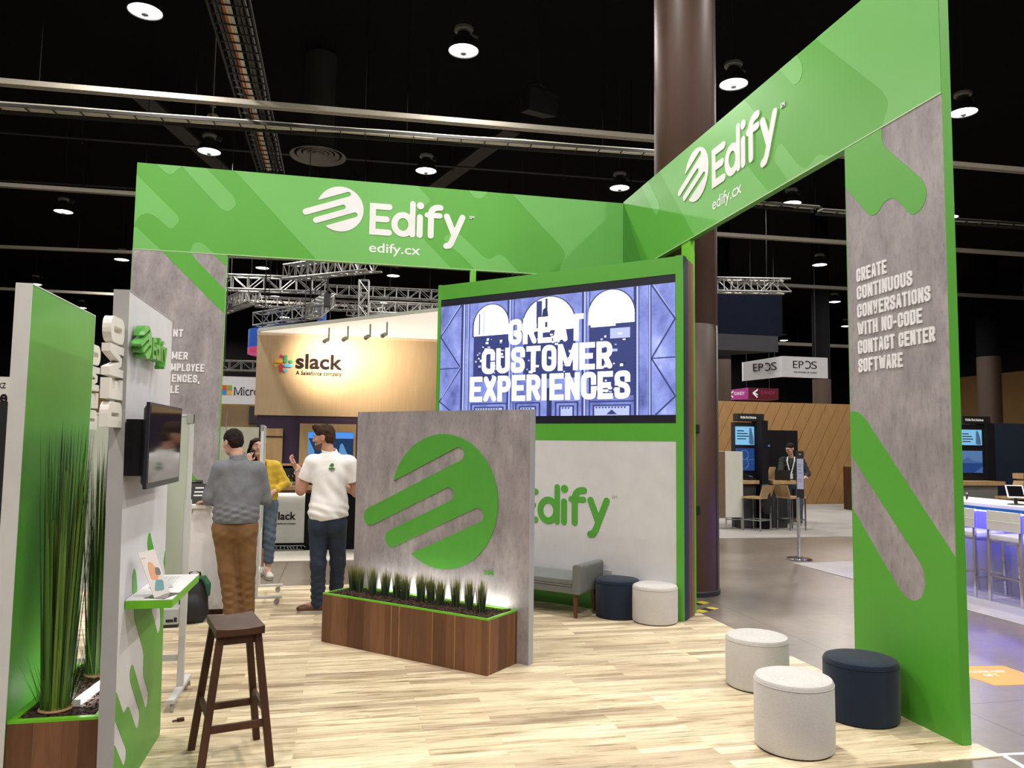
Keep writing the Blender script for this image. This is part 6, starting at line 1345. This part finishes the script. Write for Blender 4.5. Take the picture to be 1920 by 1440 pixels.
g = G(); g.tube([(0, 0, .03), (0, 0, .92)], .026, 16); g.build('post', M_CHROME, sg, True)
g = G(); g.box(-.02, .085, -.012, .012, .90, 1.605); g.build('frame', M_BLACK, sg).rotation_euler = (0, 0, -.45)
g = G(); g.box(-.012, .080, -.014, -.011, 1.04, 1.49); g.mi = 1
for z, w_ in ((1.40, .06), (1.37, .05), (1.32, .05), (1.27, .06), (1.18, .05), (1.15, .06)): g.box(.0, w_, -.0148, -.013, z, z+.012)
g.build('notice', [em('backlit_notice', (.60, .58, .78), .42), pm('notice_ink', (.2, .2, .28), .5)], sg).rotation_euler = (0, 0, -.45)
g = G(); add_text(g, 'EC', .02, .05, 1.55, 1.565, -.0145, -.011, .02); g.build('lettering', M_WHITE, sg).rotation_euler = (0, 0, -.45)
# hanging things on the right
nv = thing('hanging_box_sign', 'big dark navy hanging box sign left of the right tower', 'hanging sign', (0, 20, 0))
g = G(); g.box(6.0, 12.45, 0, 2.2, 4.88, 6.22); g.build('box', pm('navy_fabric', (.0025, .0045, .011), .9, spec=.1), nv)
g = G(); g.prism([(6.0, 0), (12.3, 0), (10.4, 2.2), (6.0, 2.2)], 4.40, 4.87, ax='z'); g.build('underside', pm('dark_grey_fabric', (.035, .035, .038), .9, spec=.1), nv)
g = G(); g.tube([(7, 1, 6.2), (7, 1, 11)], .01, 5); g.tube([(12, 1, 6.2), (12, 1, 11)], .01, 5); g.build('hanging_wires', M_DSTEEL, nv)
ep = thing('hanging_box_sign', 'white hanging banner with black EPOS lettering on two faces', 'hanging sign', (0, 22, 0))
M_EP = pm('banner_white', (.55, .55, .58), .7)
g = G(); g.box(13.675, 15.30, 0, .06, 3.89, 4.56); g.hexa([(12.81, .9, 3.80), (13.675, 0, 3.89), (13.675, .1, 3.89), (12.81, 1.0, 3.80)], [(12.81, .9, 4.42), (13.675, 0, 4.56), (13.675, .1, 4.56), (12.81, 1.0, 4.42)]); g.build('fabric', M_EP, ep)
g = G(); add_text(g, 'EP', 14.05, 14.42, 4.19, 4.42, -.012, 0, -.01); add_text(g, 'S', 14.70, 14.90, 4.185, 4.425, -.012, 0, -.01); g.tube([(14.555+.115*math.cos(a), -.008, 4.305+.115*math.sin(a)) for a in np.linspace(-2.2, 2.2, 20)], .017, 6); add_text(g, 'THE POWER OF AUDIO', 14.06, 14.90, 4.03, 4.08, -.008, 0, .0); g.build('lettering', M_INK, ep)
g = G(); g.X = Matrix.Translation((12.90, .80, 0)) @ Matrix.Rotation(math.atan2(-.9, .865), 4, 'Z'); add_text(g, 'EP', .18, .50, 4.11, 4.35, -.012, 0, -.01); add_text(g, 'S', .76, .93, 4.12, 4.37, -.012, 0, -.01); g.tube([(.63+.10*math.cos(a), -.008, 4.235+.115*math.sin(a)) for a in np.linspace(-2.2, 2.2, 20)], .017, 6); g.build('side_lettering', M_INK, ep)
g = G()
for x in (13.7, 15.2): g.tube([(x, .5, 4.5), (x, .5, 11)], .01, 5)
g.build('hanging_wires', M_DSTEEL, ep)
kd = thing('hanging_box_sign', 'magenta lit hanging cube sign with white arrow mark below the EPOS banner', 'hanging sign', (0, 30, 0))
g = G(); g.box(17.0, 18.44, 0, .9, 3.70, 4.19); g.build('red_face', em('sign_magenta', (.13, .004, .015), .5), kd)
g = G(); g.hexa([(16.34, .7, 3.66), (17.0, 0, 3.70), (17.0, .1, 3.70), (16.34, .8, 3.66)], [(16.34, .7, 4.10), (17.0, 0, 4.19), (17.0, .1, 4.19), (16.34, .8, 4.10)]); g.build('pink_face', em('sign_pink', (.36, .03, .20), .8), kd)
g = G(); g.stroke([(17.42, 4.10), (17.22, 3.96), (17.40, 3.80)], .06, -.012, 0, cap='sq'); g.stroke([(17.30, 3.96), (17.42, 3.90)], .05, -.012, 0); g.build('arrow_mark', em('sign_white', (.8, .75, .78), .8), kd)
g = G(); add_text(g, 'KANDY', 17.60, 18.28, 3.92, 4.07, -.012, 0, 0); g.build('lettering', em('sign_rose', (.30, .03, .08), .7), kd)
g = G(); g.X = Matrix.Translation((16.34, .7, 0)) @ Matrix.Rotation(math.atan2(-.7, .66), 4, 'Z'); add_text(g, 'KANDY', .36, .80, 3.88, 4.02, -.012, 0, .0); g.stroke([(.30, 4.03), (.14, 3.93), (.28, 3.80)], .05, -.012, 0); g.build('side_lettering', em('sign_white', (.8, .75, .78), .8), kd)
g = G(); g.tube([(17.2, .5, 4.15), (17.2, .5, 11)], .012, 5); g.tube([(18.3, .5, 4.15), (18.3, .5, 11)], .012, 5); g.build('hanging_wires', M_DSTEEL, kd)
for x, y, r, zt, lab in ((13.87, 26.3, .29, 4.9, 'round brown column far back between the navy sign and the EPOS banner'), (18.15, 26.5, .34, 4.3, 'round brown column far back beside the right tower'), (29.5, 30.2, .50, 6.0, 'thick round brown column far back right of the right tower')):
    g = G(); g.lathe([(r, 0), (r, zt)], 28); g.mi = 1; g.lathe([(r*.97, zt), (r*.97, 11)], 28); tag(g.build('round_column', [pm('dim_brown_cladding', (.055, .033, .02), .6), M_CEIL], None, True), lab, 'column').location = (x, y, -.006)  # upper part coloured black to paint in the unlit height of each column
bt = thing('bin_stand', 'narrow dark and grey unit in front of the slatted wall at the right tower edge', 'cabinet', (13.42, 18.2, 0)); g = G(); g.box(0, .45, 0, .4, .03, 1.13); g.build('body', pm('grey_unit', (.25, .25, .23), .6), bt); g = G(); g.box(-.07, 0, 0, .4, 0, 1.15); g.build('side', M_DWOOD, bt)
# ------------------------------------------------------------------ blue-lit bar with stools
br_ = thing('lit_bar', 'white-topped bar with a blue-lit front beyond the right tower', 'bar counter', (7.50, 5.2, 0))
g = G(); g.box(0, .55, 0, 3.9, 0, .955); g.build('front', pm('bar_front_white', (.30, .30, .36), .45), br_)
g = G(); g.box(-.22, .62, -.05, 3.95, .995, 1.03); g.build('top', M_WHITE, br_)
g = G(); g.box(-.215, .61, -.045, 3.945, .955, .995); g.build('blue_edge', em('bar_edge_blue', (.01, .16, .50), .55), br_)
g = G(); g.box(-.14, -.10, .05, 3.85, .935, .954); g.build('led_strip', em('led_blue', (.07, .06, 1.0), 60), br_)
def bar_stool(label, x, y, rz):
    t = thing('bar_stool', label, 'stool', (x, y, 0), rz)
    g = G(); g.box(-.215, .215, -.20, .20, .665, .725); g.build('seat', M_WLAM, t, bevel=.018, seg=3)
    g = G(); g.box(-.215, .215, -.225, -.185, .775, .985); g.box(-.216, .216, -.228, -.182, .874, .880); g.build('backrest', pm('white_leatherette', (.62, .60, .575), .5), t, bevel=.012)
    for a in (-.205, .205):
        g = G(); g.bar((a, -.215, 0), (a, -.205, .99), .030, .024, (0, 1, 0)); g.build('leg', M_CHROME, t); g = G(); g.bar((a*.98, .20, 0), (a*.98, .17, .66), .030, .024, (0, 1, 0)); g.build('leg', M_CHROME, t)
        g = G(); g.bar((a, -.21, .645), (a, .18, .645), .022, .03); g.bar((a, -.21, .22), (a, .19, .22), .016, .02); g.build('side_rail', M_CHROME, t)
    g = G(); g.bar((-.2, .192, .25), (.2, .192, .25), .018, .02); g.bar((-.2, -.208, .28), (.2, -.208, .28), .014, .016); g.bar((-.2, 0, .62), (.2, 0, .62), .02, .02); g.build('foot_rail', M_CHROME, t)
bar_stool('white padded bar stool with chrome legs in full view at the blue bar', 7.22, 7.05, -PI/2)
bar_stool('white padded bar stool half hidden by the right tower at the blue bar', 7.22, 7.66, -PI/2)
tbt = thing('tablet_stand', 'white tablet on a black stand on top of the blue-lit bar', 'tablet', (7.55, 7.42, 1.03), -.55)
g = G(); g.lathe([(.085, 0), (.08, .012), (.03, .02), (.01, .022)], 28); g.build('base', M_BLACK, tbt, True); g = G(); g.bar((0, 0, .015), (0, .02, .13), .035, .02); g.build('neck', M_BLACK, tbt)
g = G(); g.X = Matrix.Translation((0, .0, .14)) @ Matrix.Rotation(math.radians(-38), 4, 'X'); g.box(-.09, .09, -.006, .006, -.075, .10); g.build('frame', M_WHITE, tbt, bevel=.004); g = G(); g.X = Matrix.Translation((0, .0, .14)) @ Matrix.Rotation(math.radians(-38), 4, 'X'); g.box(-.075, .075, -.0075, -.005, -.06, .085); g.build('screen', pm('dark_glass', (.006, .006, .008), .06, spec=.9), tbt)
g = G(); g.lathe([(.012, 0), (.014, .05), (.008, .08), (.012, .10)], 12); tag(g.build('dispenser', M_CHROME, None, True), 'small chrome dispenser on the blue-lit bar beside the right tower', 'dispenser').location = (7.46, 8.03, 1.03)
# stands behind the bar
kiosk('black display kiosk with two screens beyond the blue-lit bar', 12.92, 14.05, .60, 2.37, 'Mobile First Solutions', (1.75, 2.08), (1.16, 1.63), True)
rp = thing('black_partition', 'long black partition behind the blue-lit bar at the right edge', 'partition', (13.7, 14.6, 0)); g = G(); g.box(0, 3.5, 0, .1, 0, 2.26); g.build('panel', M_NAVY, rp)
dk = thing('oak_desk', 'oak desk with grey pedestal below the far right kiosk', 'desk', (12.4, 13.5, 0)); g = G(); g.box(0, 1.1, 0, .5, .92, 1.0); g.build('top', M_OAK, dk); g = G(); g.box(.1, 1.0, .1, .45, 0, .92); g.build('pedestal', pm('grey_laminate', (.20, .20, .19), .6), dk)
dk2 = thing('oak_desk', 'low oak desk behind the tablet at the right edge', 'desk', (13.2, 13.1, 0)); g = G(); g.box(0, 2.2, 0, .38, .66, .71); g.build('top', M_OAK, dk2)
g = G(); g.box(.1, 2.1, .05, .36, 0, .66); g.build('pedestal', M_BLACKM, dk2)
cx_ = thing('oak_crate', 'oak box with slanted side on the low desk behind the tablet', 'crate', (13.55, 13.20, .71)); g = G(); g.prism([(0, 0), (.62, 0), (.60, .32), (.10, .32)], 0, .25); g.build('body', M_OAK, cx_); g = G(); g.box(.08, .62, .0, .25, .36, .47); g.build('lid', M_OAK, cx_)
g = G(); g.box(.15, .55, .05, .2, .32, .36); g.build('riser', M_OAK, cx_)
rk = thing('equipment_rack', 'black slotted equipment rack at the right edge beyond the bar', 'rack', (14.30, 13.15, .71)); 
for k in range(6): g = G(); g.box(0, .5, -.1, .3, .0+k*.10, .075+k*.10); g.box(.05, .45, -.105, -.1, .05+k*.1, .06+k*.1); g.build('shelf_unit', M_BLACK, rk)
g = G(); g.box(0, .02, -.1, .3, 0, .6); g.box(.48, .5, -.1, .3, 0, .6); g.build('side', M_BLACKM, rk)
rl = thing('red_light_sign', 'small red lit sign on the equipment rack at the right edge', 'sign', (14.40, 13.1, 1.31)); g = G(); g.box(0, .32, 0, .03, .05, .12); g.build('light', em('sign_red', (.9, .04, .03), 1.5), rl); g = G(); g.box(.02, .3, 0, .06, 0, .05); g.build('stand', M_WHITE, rl)
g = G(); g.lathe([(.035, 0), (.048, .16), (.05, .165), (.02, .17)], 16); tag(g.build('paper_cup', pm('paper_cup_white', (.5, .45, .38), .6), None, True), 'white paper cup on the equipment rack at the right edge', 'cup').location = (14.34, 13.2, 1.31)
